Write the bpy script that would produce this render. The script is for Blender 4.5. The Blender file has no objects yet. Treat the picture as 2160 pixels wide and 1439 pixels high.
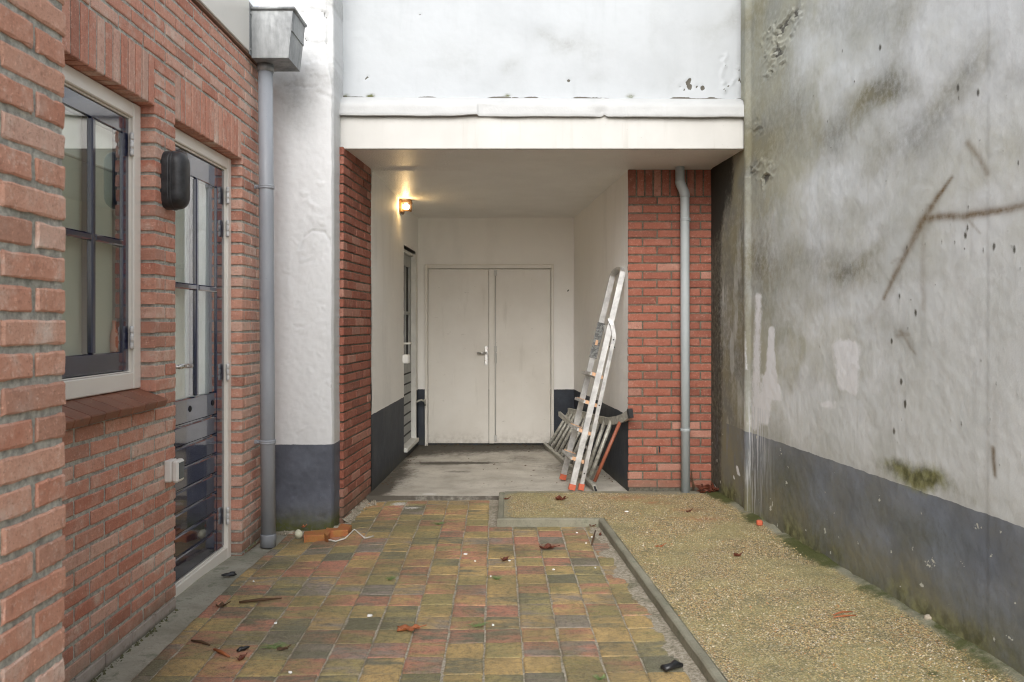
import bpy, math, random
import numpy as np
from mathutils import Vector, Matrix

# ------------------------------------------------------------------ camera, world, sun
SC = bpy.context.scene
COL = SC.collection
H = 1.285            # eye height above the pavers
FPX = 1750.0         # focal length in photograph pixels
cam = bpy.data.cameras.new('camera')
cam.sensor_width = 36.0
cam.lens = FPX / 2160.0 * 36.0
cam.shift_y = -37.5 / 2160.0
cam.clip_start = 0.05
cam.clip_end = 500
cam.dof.use_dof = True
cam.dof.focus_distance = 5.6
cam.dof.aperture_fstop = 8.0
camo = bpy.data.objects.new('camera', cam)
COL.objects.link(camo)
camo.location = (0, 0, H)
camo.rotation_euler = (math.radians(90), 0, 0)
SC.camera = camo

SUN_EL, SUN_AZ = 34.0, 4.0      # elevation; degrees to the left of straight behind the camera
w = bpy.data.worlds.new('World')
SC.world = w
w.use_nodes = True
wn, wl = w.node_tree.nodes, w.node_tree.links
wn.clear()
sky = wn.new('ShaderNodeTexSky')
sky.sky_type = 'NISHITA'
sky.sun_disc = False
sky.sun_elevation = math.radians(SUN_EL)
sky.sun_rotation = math.radians(180 + SUN_AZ)
sky.air_density = 1.0
sky.dust_density = 3.0
hs = wn.new('ShaderNodeHueSaturation')
hs.inputs['Saturation'].default_value = 0.30
bg = wn.new('ShaderNodeBackground')
bg.inputs['Strength'].default_value = 0.15
wo = wn.new('ShaderNodeOutputWorld')
wl.new(sky.outputs[0], hs.inputs['Color'])
wl.new(hs.outputs[0], bg.inputs['Color'])
wl.new(bg.outputs[0], wo.inputs['Surface'])

sl = bpy.data.lights.new('sun', 'SUN')
sl.energy = 0.5
sl.angle = math.radians(45)
sl.color = (1.0, 0.985, 0.965)
so = bpy.data.objects.new('sun', sl)
COL.objects.link(so)
so.location = (-3, -6, 9)
so.rotation_euler = (math.radians(90 - SUN_EL), 0, math.radians(-SUN_AZ))

vs = SC.view_settings
vs.view_transform = 'Standard'
vs.look = 'None'
vs.gamma = 1.0
vs.use_curve_mapping = False
vs.exposure = 0.98
SC.cycles.max_bounces = 12
SC.cycles.diffuse_bounces = 8
SC.cycles.glossy_bounces = 5
SC.cycles.transparent_max_bounces = 12
SC.cycles.sample_clamp_indirect = 6.0
SC.cycles.use_denoising = True
SC.cycles.filter_width = 1.1

RNG = random.Random(11)
NR = np.random.RandomState(5)


def at(x, y, d):
    """a photograph pixel at depth d -> world point"""
    return Vector(((x - 1080.0) / FPX * d, d, H - (y - 682.0) / FPX * d))


# ------------------------------------------------------------------ noise in numpy
_LAT = {}


def vnoise(x, y, seed=0):
    if seed not in _LAT:
        _LAT[seed] = np.random.RandomState(seed + 77).rand(256, 256)
    L = _LAT[seed]
    x = np.asarray(x, float)
    y = np.asarray(y, float)
    xi = np.floor(x).astype(int)
    yi = np.floor(y).astype(int)
    fx = x - xi
    fy = y - yi
    fx = fx * fx * (3 - 2 * fx)
    fy = fy * fy * (3 - 2 * fy)
    a = L[xi % 256, yi % 256]
    b = L[(xi + 1) % 256, yi % 256]
    c = L[xi % 256, (yi + 1) % 256]
    d = L[(xi + 1) % 256, (yi + 1) % 256]
    return (a * (1 - fx) + b * fx) * (1 - fy) + (c * (1 - fx) + d * fx) * fy


def fbm(x, y, scale=1.0, octv=4, seed=0):
    t, amp, tot = 0, 1.0, 0.0
    for o in range(octv):
        t = t + amp * vnoise(np.asarray(x) * scale * 2 ** o + 13.7 * o, np.asarray(y) * scale * 2 ** o + 5.1 * o, seed + o)
        tot += amp
        amp *= 0.5
    return t / tot


def sstep(a, b, x):
    t = np.clip((x - a) / (b - a), 0, 1)
    return t * t * (3 - 2 * t)


def blob(U, V, u, v, ru, rv, ang=0.0):
    c, s = math.cos(ang), math.sin(ang)
    du, dv = U - u, V - v
    a = (du * c + dv * s) / ru
    b = (-du * s + dv * c) / rv
    return np.exp(-(a * a + b * b))


def segd(U, V, p, q):
    dx, dy = q[0] - p[0], q[1] - p[1]
    l2 = dx * dx + dy * dy + 1e-12
    t = np.clip(((U - p[0]) * dx + (V - p[1]) * dy) / l2, 0, 1)
    return np.hypot(U - p[0] - t * dx, V - p[1] - t * dy), t


# ------------------------------------------------------------------ node helper
class Mat:
    def __init__(s, name):
        s.m = bpy.data.materials.new(name)
        s.m.use_nodes = True
        s.t = s.m.node_tree
        s.t.nodes.clear()
        s._pos = None

    def node(s, ty, ins=None, **props):
        n = s.t.nodes.new(ty)
        for k, v in props.items():
            setattr(n, k, v)
        for k, v in (ins or {}).items():
            sock = n.inputs[k]
            if isinstance(v, bpy.types.NodeSocket):
                s.t.links.new(v, sock)
            elif v is not None:
                if isinstance(v, (tuple, list)) and len(v) == 3 and sock.type == 'RGBA':
                    v = (*v, 1)
                sock.default_value = v
        return n

    def pos(s):
        if s._pos is None:
            s._pos = s.node('ShaderNodeNewGeometry').outputs['Position']
        return s._pos

    def obj(s):
        return s.node('ShaderNodeTexCoord').outputs['Object']

    def attr(s, name):
        return s.node('ShaderNodeAttribute', attribute_name=name).outputs['Color']

    def sep(s, v):
        return s.node('ShaderNodeSeparateXYZ', {0: v}).outputs

    def scl(s, v, k):
        return s.node('ShaderNodeVectorMath', {0: v, 1: k}, operation='MULTIPLY').outputs[0]

    def add(s, v, k):
        return s.node('ShaderNodeVectorMath', {0: v, 1: k}, operation='ADD').outputs[0]

    def noise(s, scale, detail=4, rough=0.55, vec=None, dist=0.0, color=False):
        n = s.node('ShaderNodeTexNoise', {'Vector': vec or s.pos(), 'Scale': scale, 'Detail': detail, 'Roughness': rough, 'Distortion': dist})
        return n.outputs[1 if color else 0]

    def vor(s, scale, vec=None, feature='F1', rand=1.0):
        return s.node('ShaderNodeTexVoronoi', {'Vector': vec or s.pos(), 'Scale': scale, 'Randomness': rand}, feature=feature).outputs

    def math(s, op, a, b=0.0, clamp=False):
        return s.node('ShaderNodeMath', {0: a, 1: b}, operation=op, use_clamp=clamp).outputs[0]

    def rng(s, v, a, b, c=0.0, d=1.0):
        return s.node('ShaderNodeMapRange', {0: v, 1: a, 2: b, 3: c, 4: d}, interpolation_type='SMOOTHSTEP').outputs[0]

    def mix(s, f, a, b, blend='MIX'):
        n = s.node('ShaderNodeMix', data_type='RGBA', blend_type=blend)
        for i, v in ((0, f), (6, a), (7, b)):
            if isinstance(v, bpy.types.NodeSocket):
                s.t.links.new(v, n.inputs[i])
            else:
                n.inputs[i].default_value = (*v, 1) if isinstance(v, (tuple, list)) and len(v) == 3 else v
        return n.outputs[2]

    def ramp(s, f, stops, interp='LINEAR'):
        n = s.node('ShaderNodeValToRGB', {0: f})
        cr = n.color_ramp
        cr.interpolation = interp
        while len(cr.elements) < len(stops):
            cr.elements.new(0.5)
        for e, (p, c) in zip(cr.elements, stops):
            e.position = p
            e.color = (*c, 1) if len(c) == 3 else c
        return n.outputs[0]

    def bump(s, h, strength=0.5, dist=0.01, normal=None):
        ins = {'Height': h, 'Strength': strength, 'Distance': dist}
        if normal is not None:
            ins['Normal'] = normal
        return s.node('ShaderNodeBump', ins).outputs[0]

    def out(s, color, rough=0.8, normal=None, **kw):
        ins = {'Base Color': color, 'Roughness': rough}
        if normal is not None:
            ins['Normal'] = normal
        for k, v in kw.items():
            ins[k.replace('_', ' ')] = v
        b = s.node('ShaderNodeBsdfPrincipled', ins)
        o = s.node('ShaderNodeOutputMaterial', {0: b.outputs[0]})
        return s.m


def simple(name, col, rough=0.6, var=0.12, scale=30, bump=0.0, bscale=200, **kw):
    m = Mat(name)
    n = m.noise(scale, 5)
    c = m.mix(n, tuple(x * (1 - var) for x in col), tuple(min(1, x * (1 + var)) for x in col))
    nb = m.bump(m.noise(bscale, 3), bump, 0.002) if bump else None
    return m.out(c, rough, nb, **kw)


# ------------------------------------------------------------------ materials
def brick_mat(name, cA, cB, cC, bloom=0.35, bloomcol=(.55, .40, .35), dirt=False, far_bloom=False):
    m = Mat(name)
    at_ = m.sep(m.attr('bc'))
    r1, r2, r3 = at_[0], at_[1], at_[2]
    off = m.scl(m.attr('bc'), (17, 23, 31))
    p = m.add(m.pos(), off)
    c = m.mix(r1, cA, cB)
    c = m.mix(m.math('MULTIPLY', m.rng(r2, .55, 1.0), .75), c, cC)
    n1 = m.noise(14, 5, .6, p)
    c = m.mix(m.rng(n1, .35, .75), c, m.mix(.5, c, cB))
    n2 = m.noise(9, 6, .65, p)
    bl = m.math('MULTIPLY', m.rng(n2, .48, .72), m.math('MULTIPLY', m.math('ADD', m.math('MULTIPLY', r3, .9), .35), bloom))
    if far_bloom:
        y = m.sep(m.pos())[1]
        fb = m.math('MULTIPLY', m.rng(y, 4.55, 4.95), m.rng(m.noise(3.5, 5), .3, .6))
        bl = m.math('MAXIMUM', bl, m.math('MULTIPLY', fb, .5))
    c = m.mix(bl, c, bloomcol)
    # odd bricks: over-burnt and pale ones
    c = m.mix(m.math('MULTIPLY', m.rng(r1, .86, .90), .45), c, tuple(x * .6 for x in cC))
    c = m.mix(m.math('MULTIPLY', m.rng(r3, .84, .90), .38), c, tuple(min(1, x * 1.1) for x in bloomcol))
    n5 = m.noise(38, 5, .72, p)
    c = m.mix(m.math('MULTIPLY', m.rng(n5, .50, .70), .42), c, tuple(x * .50 for x in cA))
    n6 = m.noise(55, 5, .72, m.add(p, (9, 4, 2)))
    c = m.mix(m.math('MULTIPLY', m.rng(n6, .54, .72), .42), c, tuple(min(1, x * 1.35) for x in bloomcol))
    n3 = m.noise(170, 4, .75)
    c = m.mix(m.math('MULTIPLY', m.rng(n3, .55, .70), .6), c, tuple(x * .32 for x in cA))
    n4 = m.noise(120, 3, .6, p)
    c = m.mix(m.math('MULTIPLY', m.rng(n4, .58, .72), .45), c, tuple(min(1, x * 1.55) for x in cB))
    if dirt:
        z = m.sep(m.pos())[2]
        d = m.math('MULTIPLY', m.rng(m.math('ADD', z, m.math('MULTIPLY', m.noise(5, 4), .3)), .36, .12), .75)
        c = m.mix(d, c, (.19, .135, .095))
    h = m.math('ADD', m.math('MULTIPLY', n3, .5), m.noise(60, 4, .6, p))
    return m.out(c, .9, m.bump(h, .75, .0035))


def mortar_mat(name, col, moss=0.0):
    m = Mat(name)
    n = m.rng(m.noise(45, 6, .75), .3, .7)
    c = m.mix(n, tuple(x * .55 for x in col), tuple(min(1, x * 1.35) for x in col))
    g = m.rng(m.noise(6, 4), .55, .75)
    c = m.mix(m.math('MULTIPLY', g, .3 + moss), c, (.14, .15, .09))
    return m.out(c, .95, m.bump(m.math('ADD', m.noise(150, 5, .75), m.noise(500, 3)), 1.0, .004))


M = {}
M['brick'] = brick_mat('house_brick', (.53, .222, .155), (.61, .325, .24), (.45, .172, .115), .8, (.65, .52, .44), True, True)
M['brick_near'] = brick_mat('wing_brick', (.53, .25, .17), (.60, .35, .26), (.48, .205, .135), .9, (.66, .53, .46))
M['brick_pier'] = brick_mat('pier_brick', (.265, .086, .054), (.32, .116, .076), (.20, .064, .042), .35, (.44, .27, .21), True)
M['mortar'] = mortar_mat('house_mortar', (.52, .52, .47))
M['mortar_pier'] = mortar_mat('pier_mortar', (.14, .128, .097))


def sill_mat():
    m = Mat('sill_tile')
    a = m.sep(m.attr('bc'))
    c = m.mix(a[0], (.17, .065, .038), (.25, .10, .06))
    c = m.mix(m.math('MULTIPLY', m.rng(m.noise(20, 5), .5, .75), .5), c, (.12, .06, .04))
    c = m.mix(m.math('MULTIPLY', m.rng(m.noise(70, 4), .62, .72), .5), c, (.30, .28, .14))
    return m.out(c, .45, m.bump(m.noise(180, 4), .25, .002))


M['sill'] = sill_mat()


def white_plaster(name, base, dark, zband, grey=.25, lump=1.0, flake=True):
    """painted render; attribute 'st' = (grime, crack/peel, moss, bare)"""
    m = Mat(name)
    st = m.node('ShaderNodeAttribute', attribute_name='st')
    s = m.sep(st.outputs['Color'])
    z = m.sep(m.pos())[2]
    n1 = m.noise(2.2, 6, .6)
    c = m.mix(m.math('MULTIPLY', m.rng(n1, .4, .75), grey), base, tuple(x * .78 for x in base))
    vst = m.noise(9, 5, .6, m.scl(m.pos(), (1, 1, .12)))
    c = m.mix(m.math('MULTIPLY', m.rng(vst, .52, .8), grey * .8), c, tuple(x * .72 for x in base))
    if zband is not None:
        edge = m.math('SUBTRACT', z, m.math('ADD', zband - .006, m.math('MULTIPLY', m.noise(14, 4), .012)))
        bm = m.math('LESS_THAN', edge, 0.0)
        dk = m.mix(m.rng(m.noise(6, 6, .65), .35, .7), dark, tuple(x * 1.5 for x in dark))
        dk = m.mix(m.math('MULTIPLY', m.rng(m.noise(55, 4, .7), .62, .74), .35), dk, (.22, .23, .25))
        dk = m.mix(m.math('MULTIPLY', m.rng(z, .16, 0.0), m.rng(m.noise(18, 5), .3, .65)), dk, (.045, .045, .032))
        c = m.mix(bm, c, dk)
    gn = m.noise(45, 5, .7)
    gr = m.math('MULTIPLY', s[0], m.rng(gn, .15, .75, .45, 1.25), True)
    c = m.mix(gr, c, (.20, .20, .18))
    c = m.mix(m.math('MULTIPLY', s[2], m.rng(gn, .25, .6, .3, 1.3), True), c, (.09, .10, .03))
    c = m.mix(m.rng(m.math('ADD', s[1], m.math('MULTIPLY', m.math('SUBTRACT', gn, .5), .5)), .45, .6), c, (.085, .078, .062))
    h = m.math('ADD', m.math('MULTIPLY', m.noise(22, 5, .6), 1.0), m.math('MULTIPLY', m.noise(160, 3), .16))
    return m.out(c, .62, m.bump(h, .45 * lump, .008), Specular_IOR_Level=.35)


M['plaster'] = white_plaster('white_painted_plaster', (.66, .675, .685), (.085, .094, .118), .517, .35, .7)
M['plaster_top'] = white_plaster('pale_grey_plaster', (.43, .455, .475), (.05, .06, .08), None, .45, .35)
M['passage'] = white_plaster('passage_paint', (.84, .83, .80), (.030, .036, .047), .60, .12, .5)


def ceiling_mat():
    m = Mat('passage_ceiling_gloss')
    n = m.noise(3, 5)
    c = m.mix(m.rng(n, .3, .7), (.80, .785, .75), (.86, .845, .81))
    h = m.math('ADD', m.noise(75, 4, .6), m.math('MULTIPLY', m.noise(14, 3), .6))
    return m.out(c, .36, m.bump(h, 1.0, .009), Specular_IOR_Level=.5)


M['ceiling'] = ceiling_mat()


def stucco_mat():
    m = Mat('weathered_grey_stucco')
    a1 = m.node('ShaderNodeAttribute', attribute_name='st')
    s1 = m.sep(a1.outputs['Color'])
    a2 = m.node('ShaderNodeAttribute', attribute_name='su')
    s2 = m.sep(a2.outputs['Color'])
    grime, moss, rust = s1[0], s1[1], s1[2]  # grime also carries the shade painted under the soffit
    white, pock, drip = s2[0], s2[1], s2[2]
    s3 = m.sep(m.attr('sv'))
    p = m.pos()
    z = m.sep(p)[2]
    n_big = m.noise(1.3, 6, .6)
    c = m.mix(m.rng(n_big, .3, .7), (.62, .655, .66), (.78, .82, .855))
    n_mid = m.noise(7, 6, .65, None, .3)
    c = m.mix(m.math('MULTIPLY', m.rng(n_mid, .5, .8), .4), c, (.40, .395, .37))
    vs_ = m.noise(11, 5, .6, m.scl(p, (1, 1, .13)))
    c = m.mix(m.math('MULTIPLY', m.rng(vs_, .5, .75), .25), c, (.40, .40, .375))
    dv = m.noise(17, 6, .7, m.scl(p, (1, 1, .10)))
    c = m.mix(m.math('MULTIPLY', m.rng(dv, .53, .70), .15), c, (.36, .365, .33))
    ck = m.noise(6, 7, .75, None, .6)
    c = m.mix(m.math('MULTIPLY', m.rng(ck, .54, .60), .22), c, (.84, .87, .89))
    gl = m.noise(11, 6, .68)
    c = m.mix(m.math('MULTIPLY', s3[0], m.rng(gl, .2, .8, .55, 1.1), True), c, m.mix(m.rng(m.noise(2.1, 5), .35, .65), (.36, .372, .325), (.45, .45, .365)))
    # blue-grey paint along the foot of the wall
    edge = m.math('SUBTRACT', z, m.math('ADD', .571, m.math('MULTIPLY', m.noise(16, 5), .014)))
    band = m.math('LESS_THAN', edge, 0.0)
    bc = m.mix(m.rng(m.noise(3.5, 6, .6), .3, .7), (.135, .155, .19), (.225, .258, .32))
    bc = m.mix(m.math('MULTIPLY', m.rng(m.noise(40, 4, .7), .55, .75), .35), bc, (.10, .10, .09))
    c = m.mix(m.math('MULTIPLY', band, s2[3] if len(s2) > 3 else 1.0), c, bc)
    c = m.mix(m.math('MULTIPLY', m.math('MULTIPLY', s3[1], band), m.rng(m.noise(20, 6, .72), .25, .7, .45, 1.1), True), c, m.mix(m.noise(9, 4), (.045, .055, .026), (.11, .12, .055)))
    gn = m.noise(26, 6, .7)
    gr = m.math('MULTIPLY', grime, m.rng(gn, .2, .75, .55, 1.2), True)
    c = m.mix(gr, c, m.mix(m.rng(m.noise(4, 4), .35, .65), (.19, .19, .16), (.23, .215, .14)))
    rn = m.noise(60, 4, .7)
    c = m.mix(m.math('MULTIPLY', rust, m.rng(m.noise(34, 5, .65), .25, .75, .70, 1.15), True), c, (.145, .088, .030))
    mc = m.mix(m.rng(m.noise(18, 5), .35, .65), (.085, .085, .030), (.25, .255, .115))
    c = m.mix(m.rng(m.math('ADD', moss, m.math('MULTIPLY', m.math('SUBTRACT', gn, .5), .9)), .25, 1.35), c, mc)
    c = m.mix(m.rng(m.math('ADD', white, m.math('MULTIPLY', m.math('SUBTRACT', gn, .5), .8)), .3, .75), c, (.76, .78, .80))
    c = m.mix(m.math('MULTIPLY', drip, m.rng(m.noise(60, 4, .6, m.scl(p, (1, 1, .05))), .45, .65), True), c, (.62, .65, .68))
    c = m.mix(m.rng(m.math('ADD', pock, m.math('MULTIPLY', m.math('SUBTRACT', rn, .5), .5)), .4, .9), c, (.10, .095, .08))
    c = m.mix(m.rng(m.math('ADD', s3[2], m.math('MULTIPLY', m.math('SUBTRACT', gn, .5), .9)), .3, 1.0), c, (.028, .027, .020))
    # old paint chips on the band
    ch = m.math('MULTIPLY', band, m.rng(m.noise(26, 4, .6, m.scl(p, (.5, .5, .6))), .675, .70))
    c = m.mix(ch, c, (.55, .56, .50))
    h = m.math('ADD', m.math('MULTIPLY', m.noise(34, 6, .7), .6), m.math('MULTIPLY', m.noise(110, 4, .7), .45))
    h = m.math('SUBTRACT', h, m.math('MULTIPLY', pock, .6))
    return m.out(c, .85, m.bump(h, .32, .006))


M['stucco'] = stucco_mat()


def paver_mat():
    m = Mat('mixed_colour_pavers')
    at_ = m.sep(m.attr('bc'))
    r1, r2, r3 = at_[0], at_[1], at_[2]
    off = m.scl(m.attr('bc'), (11, 19, 7))
    p = m.add(m.pos(), off)
    OC, RD, DK, PU, OL = (.57, .39, .16), (.55, .235, .16), (.185, .18, .125), (.31, .26, .225), (.39, .32, .135)
    ca = m.ramp(r1, [(0, OC), (.28, RD), (.50, DK), (.64, OL), (.90, PU)], 'CONSTANT')
    cb = m.ramp(r2, [(0, DK), (.20, OC), (.50, OL), (.68, RD), (.92, PU)], 'CONSTANT')
    nm = m.noise(9.5, 5, .66, m.scl(p, (.55, 1.6, 1)))
    c = m.mix(m.rng(nm, .38, .66), ca, cb)
    # dirt drifting over several blocks
    dr = m.noise(1.7, 6, .7, m.add(m.pos(), (3, 1, 0)))
    c = m.mix(m.math('MULTIPLY', m.rng(dr, .46, .66), .6), c, (.13, .118, .07))
    # moss and grime lying over everything
    g = m.rng(m.noise(2.3, 6, .65), .38, .68)
    c = m.mix(m.math('MULTIPLY', g, .45), c, (.15, .145, .065))
    g2 = m.rng(m.noise(20, 5, .7), .5, .75)
    c = m.mix(m.math('MULTIPLY', g2, .45), c, (.10, .10, .07))
    gm = m.math('MULTIPLY', m.rng(m.noise(3.1, 6, .7, m.add(m.pos(), (7, 3, 0))), .52, .68), m.rng(m.noise(42, 5, .75), .42, .62))
    c = m.mix(m.math('MULTIPLY', gm, .7), c, (.185, .18, .045))
    sp = m.noise(230, 3, .7)
    c = m.mix(m.math('MULTIPLY', m.rng(m.noise(38, 6, .75), .46, .64), .75), c, m.mix(.6, c, (.06, .058, .038)))
    c = m.mix(m.math('MULTIPLY', m.rng(m.noise(85, 4, .7), .56, .7), .55), c, (.42, .36, .24))
    c = m.mix(m.math('MULTIPLY', m.rng(sp, .54, .66), .6), c, (.40, .35, .26))
    c = m.mix(m.math('MULTIPLY', m.rng(m.noise(170, 3, .7), .54, .68), .7), c, (.05, .045, .035))
    st = m.sep(m.attr('st'))
    c = m.mix(m.rng(m.math('ADD', st[0], m.math('MULTIPLY', m.math('SUBTRACT', m.noise(70, 4), .5), .8)), .4, .7), c, (.62, .60, .57))
    h = m.math('ADD', m.noise(190, 4, .7), m.math('MULTIPLY', m.noise(35, 4), 1.2))
    return m.out(c, .72, m.bump(h, .6, .004))


M['paver'] = paver_mat()


def sand_mat():
    m = Mat('joint_sand')
    c = m.mix(m.rng(m.noise(60, 6, .75), .3, .7), (.18, .155, .105), (.52, .47, .38))
    c = m.mix(m.math('MULTIPLY', m.rng(m.noise(5, 5), .5, .7), .6), c, (.085, .09, .035))
    c = m.mix(m.rng(m.noise(220, 2), .62, .7), c, (.5, .47, .41))
    return m.out(c, .95, m.bump(m.noise(300, 4, .7), .8, .004))


M['sand'] = sand_mat()


def gravel_mat():
    m = Mat('exposed_aggregate')
    p = m.pos()
    v = m.node('ShaderNodeTexVoronoi', {'Vector': p, 'Scale': 150.0})
    rc = m.sep(v.outputs['Color'])
    c = m.ramp(rc[0], [(0, (.46, .345, .155)), (.22, (.64, .52, .27)), (.42, (.23, .175, .085)), (.54, (.46, .24, .095)), (.63, (.60, .52, .35)),
                       (.75, (.065, .058, .036)), (.84, (.72, .66, .54)), (.92, (.42, .33, .14))], 'CONSTANT')
    gap = m.rng(v.outputs['Distance'], .42, .66)
    c = m.mix(m.math('MULTIPLY', gap, .85), c, (.17, .145, .08))
    big = m.noise(2.6, 6, .65)
    c = m.mix(m.math('MULTIPLY', m.rng(big, .42, .62), .5), c, (.36, .33, .15))
    c = m.mix(m.math('MULTIPLY', m.rng(m.noise(5, 6, .72), .5, .66), .55), c, (.17, .168, .085))
    c = m.mix(m.math('MULTIPLY', m.rng(m.noise(62, 4, .7), .54, .68), .55), c, (.15, .12, .05))
    c = m.mix(m.math('MULTIPLY', m.rng(m.noise(75, 4, .7), .56, .68), .6), c, (.72, .63, .42))
    st = m.sep(m.attr('st'))
    gn = m.noise(30, 5, .7)
    c = m.mix(m.rng(m.math('ADD', st[0], m.math('MULTIPLY', m.math('SUBTRACT', gn, .5), .8)), .3, .8), c,
              m.mix(m.noise(60, 4), (.17, .175, .125), (.33, .32, .25)))
    c = m.mix(m.rng(m.math('ADD', st[1], m.math('MULTIPLY', m.math('SUBTRACT', gn, .5), .9)), .35, .8), c, (.075, .085, .025))
    c = m.mix(m.math('MULTIPLY', st[2], m.rng(gn, .35, .65), True), c, (.42, .14, .06))
    h = m.math('SUBTRACT', m.math('MULTIPLY', m.noise(40, 3), .3), m.math('MULTIPLY', v.outputs['Distance'], 1.0))
    return m.out(c, .62, m.bump(h, .7, .004))


M['gravel'] = gravel_mat()


def gravel_stone_mat():
    m = Mat('gravel_stones')
    a = m.sep(m.attr('bc'))
    c = m.ramp(a[0], [(0, (.42, .29, .11)), (.22, (.58, .45, .22)), (.42, (.24, .17, .085)), (.54, (.50, .24, .09)), (.63, (.66, .58, .42)), (.76, (.10, .09, .065)), (.84, (.74, .70, .60)), (.92, (.44, .35, .15))], 'CONSTANT')
    c = m.mix(m.math('MULTIPLY', m.noise(150, 3), .4), c, (.2, .16, .08))
    return m.out(c, .5)


M['gravel_stone'] = gravel_stone_mat()


def concrete_mat(name, a, b, green=.3, st=False):
    m = Mat(name)
    c = m.mix(m.rng(m.noise(3.5, 8, .72), .3, .7), a, b)
    c = m.mix(m.math('MULTIPLY', m.rng(m.noise(28, 6, .75), .52, .68), .45), c, tuple(x * .55 for x in a))
    c = m.mix(m.math('MULTIPLY', m.rng(m.noise(7, 5, .7), .5, .75), green), c, (.12, .145, .09))
    c = m.mix(m.math('MULTIPLY', m.rng(m.noise(120, 4, .7), .55, .72), .5), c, tuple(x * .45 for x in a))
    c = m.mix(m.math('MULTIPLY', m.rng(m.noise(90, 4, .7), .6, .75), .4), c, tuple(min(1, x * 1.6) for x in b))
    if st:
        s = m.sep(m.attr('st'))
        gn = m.noise(24, 6, .7)
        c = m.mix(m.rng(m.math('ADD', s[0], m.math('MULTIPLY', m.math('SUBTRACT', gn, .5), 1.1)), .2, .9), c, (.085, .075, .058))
        c = m.mix(m.rng(m.math('ADD', s[1], m.math('MULTIPLY', m.math('SUBTRACT', gn, .5), .7)), .4, .7), c, (.68, .67, .64))
    return m.out(c, .88, m.bump(m.math('ADD', m.noise(130, 5, .7), m.noise(25, 4)), .5, .004))


M['slab'] = concrete_mat('passage_concrete', (.36, .33, .28), (.58, .55, .48), .15, True)
M['kerb'] = concrete_mat('kerb_concrete', (.17, .165, .12), (.34, .325, .25), .7)
M['strip'] = concrete_mat('strip_concrete', (.22, .215, .165), (.43, .415, .35), .9)
M['ground'] = concrete_mat('bare_ground', (.16, .14, .11), (.22, .20, .16), .3)
M['cream'] = simple('cream_gloss_paint', (.80, .77, .71), .32, .04, 6)
M['cream_board'] = simple('cream_board_paint', (.70, .685, .64), .40, .05, 3)
def fascia_mat():
    m = Mat('streaked_off_white_board')
    p = m.pos()
    c = m.mix(m.rng(m.noise(3, 5), .3, .7), (.50, .495, .47), (.55, .545, .52))
    st_ = m.noise(16, 5, .65, m.scl(p, (1, 1, .06)))
    c = m.mix(m.math('MULTIPLY', m.rng(st_, .54, .74), .35), c, (.36, .35, .30))
    top = m.rng(m.math('ADD', m.sep(p)[2], m.math('MULTIPLY', m.noise(30, 4), .05)), 2.62, 2.68)
    c = m.mix(m.math('MULTIPLY', top, .4), c, (.30, .29, .25))
    c = m.mix(m.math('MULTIPLY', m.rng(m.noise(70, 4, .7), .68, .74), .6), c, (.22, .21, .18))
    return m.out(c, .5, m.bump(m.noise(5, 3), .1, .01))


M['fascia_white'] = fascia_mat()
M['flash'] = simple('white_painted_flashing', (.46, .47, .47), .6, .12, 9, .6, 70)
M['brownstrip'] = simple('brown_wood_strip', (.22, .13, .09), .7, .2, 40)
M['zinc_edge'] = simple('dull_lead', (.13, .14, .15), .6, .3, 30)
M['white_plastic'] = simple('white_plastic', (.74, .74, .71), .4, .05, 20)
M['grey_plastic_dark'] = simple('grey_display', (.09, .11, .12), .25, .1, 30)
M['black_rubber'] = simple('black_rubber', (.018, .018, .02), .5, .3, 40)
M['orange_plastic'] = simple('orange_red_plastic', (.52, .115, .055), .5, .15, 40)
M['peach_plastic'] = simple('peach_plastic', (.60, .36, .21), .55, .15, 40)
def door_mat():
    m = Mat('beige_door_paint')
    p = m.pos()
    z = m.sep(p)[2]
    c = m.mix(m.rng(m.noise(1.8, 6, .6), .3, .7), (.64, .61, .55), (.71, .685, .63))
    c = m.mix(m.math('MULTIPLY', m.rng(m.noise(12, 5, .65, m.scl(p, (1, 1, .15))), .55, .75), .25), c, (.40, .37, .31))
    c = m.mix(m.math('MULTIPLY', m.rng(z, .22, .03), m.rng(m.noise(16, 5, .7), .35, .7, 0, .55)), c, (.32, .285, .23))
    c = m.mix(m.math('MULTIPLY', m.rng(m.noise(22, 5, .7, m.scl(p, (.4, 1, 1.6))), .66, .72), .55), c, (.26, .24, .20))
    return m.out(c, m.rng(m.noise(9, 4), .3, .7, .32, .5), m.bump(m.noise(7, 4), .12, .01))


M['door_paint'] = door_mat()
M['door_frame_paint'] = simple('beige_frame_paint', (.68, .655, .595), .4, .05, 6)
M['rust_pole'] = simple('red_brown_handle', (.27, .085, .045), .5, .35, 25)
M['pale_wood'] = simple('pale_grey_wood', (.33, .32, .25), .7, .25, 25)
M['dark_gap'] = simple('dark_void', (.012, .012, .014), .8, .1, 20)
M['twig'] = simple('dark_twig', (.09, .05, .025), .8, .35, 60)
M['grass'] = simple('fresh_grass', (.17, .24, .09), .6, .3, 60)
M['scrap'] = simple('white_scrap', (.85, .85, .83), .7, .05, 40)
M['dropping'] = simple('black_glossy_scrap', (.014, .015, .017), .35, .4, 60)
M['stone'] = simple('pale_pebble', (.42, .37, .29), .85, .25, 40, .6, 120)
M['string'] = simple('off_white_string', (.58, .56, .50), .8, .1, 60)
M['mush'] = simple('pale_green_white_skin', (.62, .62, .47), .6, .3, 30)
M['curtain'] = simple('net_curtain', (.78, .80, .80), .9, .05, 20)
M['blind'] = simple('grey_green_blind', (.50, .50, .43), .8, .04, 8)
M['blind_top'] = simple('white_blind_box', (.86, .85, .81), .6, .03, 8)
M['plaster_in'] = simple('room_plaster', (.55, .53, .48), .9, .05, 4)


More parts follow.
